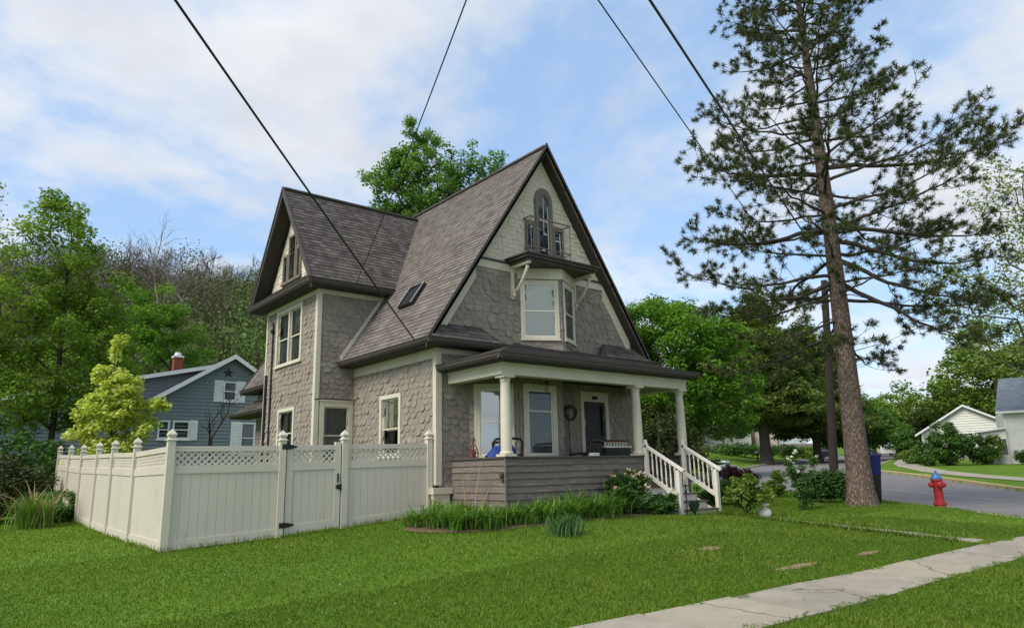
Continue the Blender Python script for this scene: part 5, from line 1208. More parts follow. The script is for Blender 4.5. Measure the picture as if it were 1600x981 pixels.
tree('broadleaf_tree', 'shadowy dark green tree low behind the end of the fence', (1.2,30.5,gz(1.2,30.5)), 3.2,
     [((0,0,1.8),(2.5,2.0,1.5)),((2.0,.5,1.3),(1.2,1.5,1.2)),((-2,0,2.2),(2,2,1.8)),((1.2,-.3,.8),(1.6,1.6,.8))],
     130, 110, .55, .16, M['hedge'], M['bark'], .14, 3)
tree('broadleaf_tree', 'pale sparse spring tree poking in at the far left edge', (-.2,36,gz(-.2,36)), 13.2,
     [((0,0,9.5),(2.2,2.2,3.)),((.3,0,12.8),(1.5,1.5,1.8)),((1.,0,6),(1.8,1.8,2.6))], 110, 34, .6, .14, M['pale_leaf'], M['twig'], .18, 4)
tree('broadleaf_tree', 'green leafy tree behind the golden tree at the left', (5.2,46,gz(5.2,46)), 8.6,
     [((0,0,5.5),(3.8,3,3.4)),((-3,0,4.8),(3,3,3.2)),((3,0,3.6),(2.5,2.5,2.4))], 140, 120, .8, .22, M['ash'], M['bark'], .22, 5)
# golden young tree inside the fence
tree('golden_tree', 'small golden yellow tree with a pointed top inside the fence', (4.62,26.85,gz(4.62,26.85)), 4.6,
     [((.15,-.1,1.7),(1.15,1.1,.8)),((.1,-.1,2.6),(1.35,1.2,.7)),((.1,0,3.3),(1.25,1.1,.62)),((.1,-.1,4.0),(.85,.8,.5)),((-.2,.1,4.5),(.5,.45,.32)),((.02,0,5.05),(.28,.26,.3)),((.0,0,5.62),(.17,.17,.26)),((1.15,-.9,3.35),(.32,.3,.26)),((-.6,.4,1.6),(.4,.4,.4))],
     280, 56, .26, .145, M['yellow'], M['bark'], .05, 6, inner=.3, asp=.6, tmax=1.)
# tree rising behind the roof
tree('broadleaf_tree', 'tall fresh green tree rising behind the roof ridge', (21.6,33.4,gz(21.6,33.4)), 19.4,
     [((-1.4,-1.6,16.4),(2.2,2.1,2.4)),((-1.7,-1.5,18.6),(1.6,1.5,1.7)),((-3.2,-.3,16.6),(1.3,1.3,1.4)),((-2.9,-.5,18.),(.9,.9,1.0)),((-2.1,-1.5,19.9),(.7,.7,.8)),((-4.0,.6,17.4),(.45,.4,.35)),((-3.5,.2,17.2),(.6,.5,.4)),((-2.9,-.6,18.4),(.6,.6,.7)),((-2.3,-1.6,20.6),(.35,.35,.8)),((-.9,-2.2,19.4),(.7,.7,.8)),((-.4,-2.7,17.6),(1.,1.,1.2)),((1.0,-3.7,17.2),(1.0,1.,1.5)),((.5,-3.6,18.9),(.4,.4,.6)),((1.6,-4.3,18.2),(.55,.55,.55)),((-2.6,.2,15.4),(1.3,1.2,.9)),((0,-1.,14),(3.2,3.,2.2))],
     520, 62, .38, .18, M['backtree'], M['bark'], .3, 7, inner=.1, flat=.9, tmax=.8)
# round maple and dark evergreens to the right
tree('maple_tree', 'broad round bright green maple just right of the house', (38.5,29.1,gz(38.5,29.1)), 9.6,
     [((-.6,.5,7.2),(5.0,4.4,4.6)),((-3.2,2.5,5.4),(3.0,2.8,3.2)),((2.2,-1.7,5.6),(2.8,2.7,3.2)),((-.8,.7,9.6),(3.4,3.2,2.3)),((-3.0,2.4,8.0),(2.4,2.4,2.4)),((-1.5,1.2,3.4),(3.8,3.2,1.8)),((2.0,-1.6,8.4),(2.8,2.6,2.3))],
     620, 120, .8, .24, M['maple'], M['bark'], .34, 8, inner=.62)
def conifer(name, label, base, top, R, seed, leaf='dark_green', n=230, nper=90, rc=.7, ls=.28, z0=.12, tr=.3, group=None):
    H = top-base[2]; lb = []
    for f in np.linspace(z0, .97, 9):
        lb.append(((0,0,H*f), (R*(1.02-f)**.62, R*(1.02-f)**.62, H*.09)))
    return tree(name, label, base, top, lb, n, nper, rc, ls, M[leaf], M['bark'], tr, seed, group=group, inner=.35, flat=.5, up=.8)
conifer('evergreen_tree', 'big dark evergreen between the maple and the pine trunk', (69.5,41.8,gz(69.5,41.8)), 18.2, 8.8, 9, n=900, nper=130, rc=1.15, ls=.36, z0=.3, tr=.65, leaf='olive')
conifer('evergreen_tree', 'dark evergreen standing behind the utility pole', (80,41.5,gz(80,41.5)), 16.5, 7.8, 10, n=560, nper=120, rc=1.15, ls=.36, z0=.25, tr=.5, leaf='olive')
tree('broadleaf_tree', 'dark rounded tree beside the porch at the foot of the maple', (34.2,27.6,gz(34.2,27.6)), 4.0, [((0,0,2.5),(2.3,2.2,1.9)),((1.5,-1.2,1.6),(1.5,1.4,1.2)),((-1.5,1,1.6),(1.6,1.4,1.5))], 120, 90, .6, .2, M['dark_green'], M['bark'], .16, 11)
for k, (x, y, h, r, lf, lab) in enumerate(((88,40,7.5,4.2,'backtree','dark leafy tree right behind the pine trunk and the bin'),(108,44,9,5,'ash','mid green tree at the end of the far street'),(97,33,7.5,3.8,'dark_green','dark evergreen left of the white gabled house'),(128,56,10,6,'backtree','far dark tree closing the end of the side street'),(121,70,11,6.5,'dark_green','far dark tree behind the bungalows'),(140,46,12,6,'ash','far green tree behind the dark evergreen'),(86,62,11,6.2,'dark_green','dark tree shading the far lawn'),(112,82,12,7,'backtree','far leafy tree behind the long white bungalow'))):
    b_ = (x,y,gz(x,y)); tree('broadleaf_tree', lab, b_, b_[2]+h, [((0,0,h*.55),(r,r,h*.36)),((-r*.5,r*.4,h*.42),(r*.6,r*.6,h*.28)),((r*.5,-r*.4,h*.45),(r*.6,r*.6,h*.3)),((0,0,h*.85),(r*.5,r*.5,h*.17))], 110, 90, 1.15, .42, M[lf], M['bark'], .35, 40+k, inner=.35)
tree('broadleaf_tree', 'wide yellow green tree behind the white gabled house', (99,28.,gz(99,28)), 17, [((0,0,8.5),(7.5,7,5.0)),((-6,5,7),(4,4,3.4)),((6,-5,9),(5,5,5)),((1,0,13),(5,5,3.6)),((-2,2,5),(6,5,3))], 260, 110, 1.4, .48, M['yellowgreen'], M['bark'], .5, 12, inner=.4)
tree('broadleaf_tree', 'tall sparse spring tree with pale young leaves at the right edge', (61.5,13.5,gz(61.5,13.5)), 23, [((-1,1,10),(4.8,4.8,4.2)),((.5,-.5,15),(5.4,5.4,5)),((-.5,.6,20),(3.8,3.8,3.6)),((-4,4,13),(3.4,3.4,3.4)),((3.,-2.6,10),(4,4,4))],
     380, 30, .85, .27, M['pale_leaf'], M['twig'], .3, 13, inner=.15, flat=.8)

# ------------------------------------------------------------------ the big pine
def pine(base, top, seed=5):
    rg = np.random.default_rng(seed); x, y, z = base
    t = empty('pine_tree', base, 'tall open dark pine with a long straight bare lower trunk', 'tree')
    hs = np.linspace(0, 1, 30); zz = z-.2+(top-z+.2)*hs; R = np.interp(zz, [-1.5,-1.1,-.6,.5,3,6,10,14,17.5], [.52,.42,.345,.315,.265,.22,.165,.1,.03])
    m = MB(); m.tube([(x+.05*math.sin(a*7), y+.05*math.cos(a*6), b) for a, b in zip(hs, zz)], list(R), 20); m.build('trunk', M['pinebark'], t, smooth=True)
    A, B, ra, rb, tuft, tsc = [], [], [], [], [], []
    def limb(p, d, L, r0, lev):
        """one branch: sags, then turns up at the tip; side shoots carry needle tufts"""
        n = max(4, int(L/.33)); d = d/np.linalg.norm(d); pts = [np.array(p)]
        for i in range(n):
            f = (i+1)/n; dd = d.copy(); dd[2] += (-.16*math.sin(f*3.1)+.42*f*f) if lev == 0 else .25*f*f
            dd += rg.normal(0, .09, 3); dd /= np.linalg.norm(dd); pts.append(pts[-1]+dd*L/n)
        for i in range(n):
            f0, f1 = i/n, (i+1)/n; A.append(pts[i]); B.append(pts[i+1]); ra.append(max(.007, r0*(1-f0)**.8)); rb.append(max(.006, r0*(1-f1)**.8))
            if lev == 0 and f1 > .3 and rg.random() < .95:
                for s in (-1, 1):
                    if rg.random() < .2: continue
                    ax = pts[i+1]-pts[i]; ax /= np.linalg.norm(ax); sd = np.cross(ax, [0,0,1.]); sd /= np.linalg.norm(sd)+1e-9
                    limb(pts[i+1], ax*.75+sd*s*(.8+.3*rg.random())+np.array([0,0,rg.normal(.05,.28)]), L*(.34-.2*f1)*(.6+.7*rg.random())+.2, max(.009, r0*.35*(1-f1)), 1)
            if lev == 1 and f1 > .35 and rg.random() < .72:
              for _ in range(2 if L > .8 else 1):
                q = pts[i+1]+rg.normal(0, .12, 3)+np.array([0,0,.05]); A.append(pts[i+1]); B.append(q); ra.append(.008); rb.append(.006); tuft.append((q, q-pts[i]))
        tuft.append((pts[-1], pts[-1]-pts[-2]))
        if lev == 0: tuft.append((pts[-2], pts[-1]-pts[-2]))
    zs = 3.0; az = 0.
    while zs < top-.3:
        f = (zs-2.5)/(top-2.5); L = 4.75*(1-f)**.52*(.5+.5*min(1, (zs-1.0)/3.8))+.25
        nb = 3 if f < .2 else (4 if f < .75 else 5)
        for k in range(nb):
            az = 2*math.pi*(k/nb)+rg.uniform(-.45,.45)+zs*1.7
            l = L*rg.uniform(.55,1.15); el = rg.uniform(-.12,.22)+.35*f - (.25 if zs < 4.5 else 0)
            if zs < 4.2 and rg.random() < .35: continue
            limb(np.array([x,y,zs+rg.uniform(-.15,.15)]), np.array([math.cos(az),math.sin(az),el]), l, .022+.008*l, 0)
        zs += rg.uniform(.5,.72) if f < .6 else rg.uniform(.42,.6)
    # long limbs that stand out in the picture
    vd = np.array([.77,-.64,0.])
    for zz_, s, L, el in ((8.9,1,5.1,.02),(7.1,1,5.0,-.16),(6.9,-1,4.3,-.1),(6.0,1,4.4,-.5),(8.7,-1,4.2,-.02),(5.3,1,4.1,-.62),(5.3,-1,3.0,-.25),(6.6,1,4.6,-.3)):
        limb(np.array([x,y,zz_]), vd*s+np.array([rg.uniform(-.25,.1),rg.uniform(-.25,.1),el]), L, .085, 0)
    for zz_ in (2.6,3.1,3.6,4.2,2.2,4.8):      # short dead stubs
        a = rg.uniform(0,6.28); q = np.array([x,y,zz_]); d = np.array([math.cos(a),math.sin(a),-.1]); A.append(q); m_ = q+d*rg.uniform(.35,.7); B.append(m_); ra.append(.026); rb.append(.016); A.append(m_); B.append(m_+d*rg.uniform(.2,.6)+np.array([rg.normal(0,.1),rg.normal(0,.1),-.22])); ra.append(.016); rb.append(.006)
    frustums('limbs', A, B, ra, rb, M['twig_dark'], t, 5)
    P = np.array([p for p, d in tuft]); D = np.array([d for p, d in tuft]); D /= np.linalg.norm(D, axis=1, keepdims=True)+1e-9
    K = 52; n = len(P)*K; cid = np.repeat(np.arange(len(P)), K)
    dr = D[cid]*.55+rg.normal(0, .62, (n,3)); dr /= np.linalg.norm(dr, axis=1, keepdims=True); s = rg.uniform(.085,.165,(n,1))
    b0 = P[cid]-D[cid]*rg.uniform(0,.12,(n,1)); sd = np.cross(dr, rg.normal(0,1,(n,3))); sd /= np.linalg.norm(sd, axis=1, keepdims=True)+1e-9
    V = np.stack([b0-sd*.006, b0+sd*.006, b0+dr*s+sd*.0045, b0+dr*s-sd*.0045], 1).reshape(-1,3)
    u = np.clip(.5*rg.random(len(P))[cid]+.5*rg.random(n), 0, 1)
    np_mesh('needles', V, 4, np.stack([u,u],1), M['needle'], t)
M['twig_dark'] = pm('dark_pine_limbs', (.075,.06,.05), (.045,.036,.03), 5, .95)
pine((20.45,9.43,gz(20.45,9.43)), 17.5)

# ------------------------------------------------------------------ wooded hill behind
def hillz(x, y):
    u = (.42*x+.91*y); s = (.91*x-.42*y)           # u: away from the viewer, s: across
    crest = np.maximum(40 - .0*np.maximum(s,0) - .05*np.maximum(s-70,0)**2, -3); u0 = 72 + np.maximum(s-30,0)*1.2
    h = crest*np.clip((u-u0)/(170-u0), 0, 1)**1.12
    h = np.where(u > 172, np.maximum(crest-(u-172)*.25, 0), h)
    return np.maximum(h, -3) + 2.2*np.sin(x*.06+1)*np.sin(y*.05)*np.clip((u-80)/40,0,1) + plane_z(x,y)*.0 - 1.5
hx_ = np.arange(-120, 330, 6.); hy_ = np.arange(40, 330, 6.); X, Y = np.meshgrid(hx_, hy_); Z = hillz(X, Y)
i2_ = np.arange(len(hx_)*len(hy_)).reshape(len(hy_), len(hx_)); F = np.stack([i2_[:-1,:-1], i2_[:-1,1:], i2_[1:,1:], i2_[1:,:-1]], -1).reshape(-1,4)
me = bpy.data.meshes.new('hill'); me.from_pydata(np.stack([X.ravel(),Y.ravel(),Z.ravel()],1).tolist(), [], F.tolist()); me.polygons.foreach_set('use_smooth', [True]*len(me.polygons))
tag(link_mesh('hill', me, M['hill'], None, (0,0,0)), kind='structure')

def bare_tree(base, H, seed, tr, mat, spread=.55, levels=5):
    rg = np.random.default_rng(seed); A, B, ra, rb = [], [], [], []
    def br(p, d, L, r, lev):
        n = 3 if lev < 3 else 2
        for i in range(n):
            d = d+rg.normal(0, .04 if lev == 0 else .12, 3); d[2] += .06; d /= np.linalg.norm(d); q = p+d*L/n; A.append(p); B.append(q); ra.append(r*(1-.25*i/n)); rb.append(r*(1-.25*(i+1)/n)); p = q
            if lev < levels and (lev > 0 or i > 0):
                for _ in range(1 if lev < 2 else 2):
                    e = rg.normal(0, 1, 3); e -= d*e.dot(d); e /= np.linalg.norm(e)+1e-9; br(p, d*.8+e*spread*(.7+.7*rg.random()), L*.62*(.7+.5*rg.random()), r*.52, lev+1)
    br(np.array(base, float), np.array([rg.normal(0,.05),rg.normal(0,.05),1.]), H*.5, tr, 0)
    return A, B, ra, rb
def bare_thing(base, H, seed, tr, mat, label, group=None, levels=5, name='bare_tree'):
    t = empty(name, base, label, 'tree', group); A, B, ra, rb = bare_tree(base, H, seed, tr, mat, levels=levels)
    A, B, ra, rb = map(np.array, (A, B, ra, rb)); k = ra > tr*.2
    frustums('trunk', A[k], B[k], ra[k], rb[k], M[mat], t, 6); frustums('twigs', A[~k], B[~k], np.maximum(ra[~k], tr*.03), np.maximum(rb[~k], tr*.025), M[mat], t, 3)
    return t
protos = []
def onhill(az, d):
    x, y = d*math.sin(az), d*math.cos(az); return (x, y, float(hillz(np.array(x), np.array(y))))
ridge = [(a, d) for a, d in ((.075,166),(.1,172),(.125,168),(.15,173),(.17,167),(.195,171),(.215,174),(.24,168),(.265,172),(.285,169),(.05,170),(.31,173),(.02,172),(.34,170))]
rgp = random.Random(2)
for i, (a, d) in enumerate(ridge):
    b_ = onhill(a, d)
    if i < 4: protos.append(bare_thing(b_, 15, 60+i, .3, 'twig', 'bare grey tree with fine twigs on the hill crest', 'bare trees along the hill crest'))
    else:
        pr_ = protos[i % 4]; c = dup(pr_, Vector(b_)-pr_.location); c.rotation_euler.z = rgp.uniform(0,6.28); c.scale = (1,1,1)
        s = rgp.uniform(.85,1.15); c.scale = (s,s,s)
for i, (a, d) in enumerate(((.83,168),(.86,172),(.885,167),(.91,171),(.935,168))):
    b_ = onhill(a, d); pr_ = protos[i % 4]; c = dup(pr_, Vector(b_)-pr_.location, 'bare grey tree beyond the right slope of the front gable'); c['group'] = 'bare trees right of the gable'; c.rotation_euler.z = 1.3*i
# pale trunks standing in the wood
for i, (a, d, h) in enumerate(((.2,118,26),(.165,122,22),(.235,121,22),(.262,124,20),(.13,126,19),(.278,118,17),(.215,128,20))):
    b_ = onhill(a, d); bare_thing(b_, h, 80+i, .26, 'palebark', 'slender pale trunked bare tree halfway up the wooded hill', 'pale trunks on the hillside', levels=4)
# the mass of the wood
wrg = np.random.default_rng(9); C = []; CR = []; RC = []
for az0, az1, d0, d1, n in ((-.12,.42,84,172,1150),(.72,1.02,120,172,160)):
    for _ in range(n):
        a = wrg.uniform(az0, az1); d = wrg.uniform(d0, d1); b_ = onhill(a, d); h = wrg.uniform(7,13); green = wrg.random() < (.72 if d < 118 else (.42 if d < 142 else .12))
        k = 8; kind = wrg.uniform(.72,1.) if green else wrg.uniform(0,.55)
        if not (b_[2] > -1): continue
        for j in range(k):
            C.append((b_[0]+wrg.normal(0,1.7), b_[1]+wrg.normal(0,1.7), b_[2]+h*wrg.uniform(.25,.98))); CR.append(kind); RC.append(1.7 if green else 1.5)
wd = empty('far_wood', (40,130,20)); wd['kind'] = 'stuff'
C = np.array(C); RC = np.array(RC); n = len(C); nper = 64; cid = np.repeat(np.arange(n), nper); g = wrg.normal(0, .75, (n*nper,3)); P = C[cid]+g*RC[cid][:,None]
dr = wrg.normal(0,.5,(n*nper,3)); dr[:,2] = np.abs(dr[:,2])+.5; dr /= np.linalg.norm(dr,axis=1,keepdims=True); gr = np.array(CR)[cid] > .6
L_ = np.where(gr, .32, .8)[:,None]*wrg.uniform(.6,1.3,(n*nper,1)); W_ = np.where(gr, .15, .035)[:,None]; sd = np.cross(dr, wrg.normal(0,1,(n*nper,3))); sd /= np.linalg.norm(sd,axis=1,keepdims=True)
V = np.stack([P-sd*W_, P+sd*W_, P+dr*L_+sd*W_*.5, P+dr*L_-sd*W_*.5],1).reshape(-1,3); u = np.clip(np.array(CR)[cid]+wrg.normal(0,.06,n*nper),0,1)
tag(np_mesh('wood_mass', V, 4, np.stack([u,u],1), M['wood'], wd), kind='stuff')
# single trees at the foot of the hill
for lab, a, d, h, r, lf, sd_ in (('wine red leaved tree above the chimney of the blue house',.218,78,8.5,3.4,'redtree',21),('dark evergreen above the right end of the blue house',.262,76,9.5,3.6,'dark_green',22),('fresh green tree in front of the pale trunks',.25,92,12,3.8,'maple',23),('deep green tree above the blue house roof',.165,80,9,3.8,'hedge',24),('green tree between the chimney and the bright broad tree',.13,86,10,4.,'backtree',25),('green tree just left of the side wing eave',.29,84,9,3.2,'hedge',26)):
    x, y = d*math.sin(a), d*math.cos(a); z = max(gz(x,y), float(hillz(np.array(x),np.array(y))))-.3
    tree('broadleaf_tree', lab, (x,y,z), z+h, [((0,0,h*.55),(r,r,h*.36)),((-r*.55,0,h*.4),(r*.6,r*.6,h*.3)),((r*.55,0,h*.42),(r*.6,r*.6,h*.3)),((0,0,h*.82),(r*.5,r*.5,h*.18))], 110, 90, .95, .34, M[lf], M['bark'], .25, sd_, inner=.3)

# ------------------------------------------------------------------ shrubs and flowers
def bush(name, label, base, lobes, ncl, nper, rc, ls, leaf, seed, stems=.02, flowers=None, cat='shrub', up=.5, asp=.5):
    rg = np.random.default_rng(seed); t = empty(name, base, label, cat); x, y, z = base
    C = sample_lobes([((x+c[0],y+c[1],z+c[2]),r) for c, r in lobes], ncl, rg, .2); C[:,2] = np.maximum(C[:,2], z+.06)
    st = [(x,y,z-.05),(x,y,z+.04),(x+.02,y,z+.1)]; N, par, cnt = skeleton(st, C, rg, .15); i = np.arange(1,len(N)); r = lambda k: np.clip(stems*.25*np.sqrt(cnt[k]+.2), .003, stems)
    frustums('stems', N[par[i]], N[i], r(par[i]), r(i), M['bark'], t, 5)
    leaves('foliage', C, nper, rc, ls, M[leaf], t, rg, .8, up, asp)
    if flowers:
        pet, nf, fs = flowers; top = C[np.argsort(-(C[:,2]+.35*rg.random(len(C))))[:max(nf*2,6)]]; F_ = top[rg.choice(len(top), nf)]+rg.normal(0,.03,(nf,3))+np.array([-.03,-.08,.07]); leaves('blossoms', F_, 14, fs, fs*.9, M[pet], t, rg, .7, .6, .8)
    return t
G = lambda x, y: (x, y, gz(x, y))
bush('shrub', 'leafy light green shrub with visible stems right of the steps', G(15.45,9.95), [((0,0,.55),(.42,.4,.34)),((-.25,.1,.5),(.3,.3,.25)),((.35,-.2,.5),(.3,.28,.25)),((0,0,.8),(.28,.28,.18))], 120, 46, .11, .075, 'yellowgreen', 31)
bush('rose_bush', 'tall loose shrub with white blossoms left of the pine trunk', G(18.5,10.15), [((0,0,.5),(.34,.34,.45)),((.05,0,1.0),(.3,.3,.3)),((-.25,.2,1.15),(.2,.2,.3)),((.3,-.25,1.3),(.12,.12,.22)),((-.1,.1,1.45),(.1,.1,.16))], 84, 30, .1, .075, 'hedge', 32, flowers=('whitepetal', 14, .06))
bush('shrub', 'dense dark green shrub at the foot of the utility pole', G(21.2,11.1), [((0,0,.5),(.5,.5,.5)),((.4,-.35,.5),(.4,.4,.45)),((-.3,.25,.45),(.35,.35,.4))], 130, 56, .16, .085, 'hedge', 33)
bush('shrub', 'small pale green shrub alone before the road', G(22.6,13.3), [((0,0,.4),(.38,.35,.38)),((0,0,.75),(.15,.15,.15))], 60, 44, .11, .08, 'ash', 34)
bush('shrub', 'purple leaved shrub behind the light green one', G(19.5,12.7), [((0,0,.55),(.55,.5,.5)),((-.2,.2,.95),(.28,.28,.25)),((.35,-.2,.8),(.25,.25,.25))], 110, 55, .13, .08, 'purple', 35)
bush('shrub', 'dark green shrub below the pale lidded box', G(18.6,12.6), [((0,0,.4),(.5,.45,.4)),((-.4,.3,.4),(.4,.4,.35))], 90, 55, .13, .08, 'hedge', 36)
bush('rose_bush', 'rounded shrub with pinkish white blossoms against the porch wall', G(12.95,11.4), [((0,0,.42),(.55,.42,.4)),((-.5,0,.38),(.42,.36,.36)),((.3,.1,.75),(.42,.3,.24)),((-.3,.1,.72),(.35,.3,.22))], 210, 42, .12, .08, 'hedge', 37, flowers=('petal', 34, .06))
bush('shrub', 'low dark perennial beside the left stair rail', G(13.75,11.15), [((0,0,.25),(.42,.3,.22)),((-.3,-.1,.2),(.3,.25,.18)),((.2,-.1,.32),(.22,.2,.16))], 110, 44, .1, .08, 'hedge', 38, flowers=('whitepetal', 4, .06))
bush('shrub', 'large round green shrub before the white gabled house', (62.5,21.6,gz(62.5,21.6)-.1), [((0,0,1.6),(1.6,1.5,1.5)),((.2,0,2.7),(1.,1.,.9)),((1.9,-1.5,1.5),(1.3,1.2,1.2)),((-1.2,1,1.),(1.2,1.2,1.))], 190, 70, .42, .2, 'hedge', 39, stems=.06)
bush('shrub', 'pale blossoming shrub beside the lean to of the corner house', (64.8,19.9,gz(64.8,19.9)), [((0,0,.8),(1.0,1.,.8)),((.7,-.6,1.7),(.5,.5,.6))], 70, 50, .36, .17, 'ash', 41, flowers=('petal', 16, .16))
bush('shrub', 'yellow green low shrub at the bend of the far sidewalk', (66.5,25.6,gz(66.5,25.6)), [((0,0,.6),(1.7,1.6,.6)),((1.8,-1.5,.5),(1.4,1.2,.5))], 110, 60, .36, .18, 'yellowgreen', 42)
bush('shrub', 'ball shaped green shrub far down the side street', (84,33.2,gz(84,33.2)), [((0,0,1.6),(1.9,1.9,1.6))], 90, 60, .5, .26, 'hedge', 43)
bush('shrub', 'green shrub under the window of the corner house', (66.2,16.2,gz(66.2,16.2)), [((0,0,.7),(1.1,1.,.7)),((-1.2,1.,.5),(.8,.8,.5))], 90, 55, .36, .17, 'hedge', 44)
bush('hedge', 'dark hedge row on the far lawn left of the tree trunk', (80.4,53.5,gz(80.4,53.5)), [((0,0,.6),(4,4,.6)),((-4,4.5,.6),(4,3,.7)),((5,-4.5,.4),(3.,3,.5))], 190, 60, .7, .3, 'hedge', 45, cat='hedge')
bush('shrub', 'olive shrub mass below the block wall', (98,51.5,gz(98,51.5)), [((0,0,.8),(2.4,2.4,.8)),((-2.4,2.2,.6),(1.6,1.6,.6))], 120, 55, .6, .3, 'yellowgreen', 46)
bush('shrub', 'reddish dry shrub at the maple foot beyond the porch', (41.6,31.6,gz(41.6,31.6)), [((0,0,.9),(1.6,1.4,.9)),((1.5,-1.2,.5),(1.,1.,.5))], 80, 50, .4, .17, 'purple', 47)
bush('shrub', 'dark leafy shrub hugging the far corner of the fence', G(3.2,24.2), [((0,0,.45),(.55,.5,.45)),((-.5,.4,.5),(.5,.5,.5)),((-.2,-.4,.3),(.4,.35,.3))], 120, 60, .15, .085, 'hedge', 48, flowers=('whitepetal', 4, .04))
for lab, x, y, h, s_ in (('deep green bush closing the lawn at the left edge',.6,25.5,1.6,49),('dark bush under the left tree behind the tall grass',1.9,26.6,1.9,50),('dark bush at the extreme left of the lawn',-.9,24.5,1.5,51)):
    bush('shrub', lab, G(x,y), [((0,0,h*.5),(1.1,.9,h*.5)),((.8,.3,h*.4),(.7,.7,h*.4)),((-.8,0,h*.45),(.8,.7,h*.4))], 150, 60, .26, .11, 'dark_green', s_)

def blades(name, P, H, W, bend, mat, parent, rg, lean=.35):
    """arching strap leaves, four segments each"""
    n = len(P); a = rg.uniform(0, 2*math.pi, n); d = np.stack([np.cos(a), np.sin(a), np.zeros(n)], 1); sd = np.stack([-np.sin(a), np.cos(a), np.zeros(n)], 1)
    H = H*rg.uniform(.6,1.15,n); b = bend*rg.uniform(.3,1.3,n); V = []; q0 = None
    ts = [0,.3,.6,.85,1.]
    pts = [P+d*(H*b*t*t)[:,None]+np.array([0,0,1.])*(H*(t-.42*b*t*t*t))[:,None] for t in ts]; ws = [W*w for w in (.7,1,.85,.5,.06)]
    for k in range(4):
        V.append(np.stack([pts[k]-sd*ws[k], pts[k]+sd*ws[k], pts[k+1]+sd*ws[k+1], pts[k+1]-sd*ws[k+1]], 1))
    V = np.stack(V, 1).reshape(-1,3); u = np.repeat(rg.random(n), 4)
    return np_mesh(name, V, 4, np.stack([u,u],1), mat, parent)
lrg = np.random.default_rng(3)
lily = [(8.05,11.45),(8.5,11.15),(9.6,11.0),(10.55,10.95),(11.5,10.98),(7.75,12.55),(7.95,12.0),(8.3,11.6),(8.35,12.3),(8.75,11.35),(8.85,12.0),(9.25,11.2),(9.3,11.65),(9.75,11.15),(10.2,11.15),(10.25,11.55),(10.7,11.1),(11.15,11.15),(11.2,11.55),(11.65,11.15),(12.1,11.2),(8.5,12.9),(8.9,12.6)]
for x, y in lily:
    t = empty('daylily_clump', G(x,y), 'clump of arching green strap leaves in the bed along the porch', 'perennial', 'daylily clumps along the porch')
    n = 120; r = np.abs(lrg.normal(0,.17,n)); a = lrg.uniform(0,6.28,n); P = np.stack([x+r*np.cos(a), y+r*np.sin(a), np.full(n, gz(x,y)+.02)],1); blades('leaves', P, lrg.uniform(.42,.7), .011, 1.15, M['strap'], t, lrg)
x, y = 9.25,9.75; t = empty('iris_clump', G(x,y), 'spiky bluish green iris clump standing alone in the lawn', 'perennial')
n = 190; r = np.abs(lrg.normal(0,.2,n)); a = lrg.uniform(0,6.28,n); blades('leaves', np.stack([x+r*np.cos(a),y+r*np.sin(a),np.full(n,gz(x,y))],1), .42, .011, .5, M['iris'], t, lrg)
m = MB(); m.tube([(x+.05,y,gz(x,y)),(x+.09,y,gz(x,y)+.45)],.004,5); m.ell((x+.09,y,gz(x,y)+.48),(.012,.012,.03),8,6); m.tube([(x-.15,y-.02,gz(x,y)),(x-.2,y,gz(x,y)+.44)],.006,5); m.ell((x-.2,y,gz(x,y)+.46),(.012,.012,.03),8,6); m.build('flower_buds', M['strap'], t)
x, y = 2.35,22.9; t = empty('grass_tuft', G(x,y), 'tall ornamental grass tuft with dry straw stalks at the left lawn edge', 'ornamental grass')
n = 320; r = np.abs(lrg.normal(0,.28,n)); a = lrg.uniform(0,6.28,n); blades('leaves', np.stack([x+r*np.cos(a),y+r*np.sin(a),np.full(n,gz(x,y))],1), 1.05, .01, .8, M['strap'], t, lrg)
n = 60; r = np.abs(lrg.normal(0,.25,n)); a = lrg.uniform(0,6.28,n); blades('dry_stalks', np.stack([x+r*np.cos(a),y+r*np.sin(a),np.full(n,gz(x,y))],1), 1.35, .012, .9, M['straw'], t, lrg)
x, y = 9.25,12.55; t = empty('dry_stalks', G(x,y), 'bare straw coloured stalks sticking up beside the porch wall corner', 'dead plant')
m = MB()
for dx, h, l in ((-.25,.95,-.1),(-.05,1.15,.12),(.1,.85,.3),(.22,1.0,-.12),(-.32,.7,-.25)): m.tube([(x+dx,y,gz(x,y)-.02),(x+dx+l*.5,y-.03,gz(x,y)+h*.5),(x+dx+l*1.3,y-.05,gz(x,y)+h)],[.014,.011,.006],5)
m.build('stalks', pm('straw_stalk',(.42,.32,.17),(.33,.25,.13),5,.9), t)
# young bare tree in front of the blue house
bare_thing((10.7,36,gz(10.7,36)), 5.4, 91, .09, 'twig_dark', 'small dark bare tree in front of the blue clapboard house', levels=3)

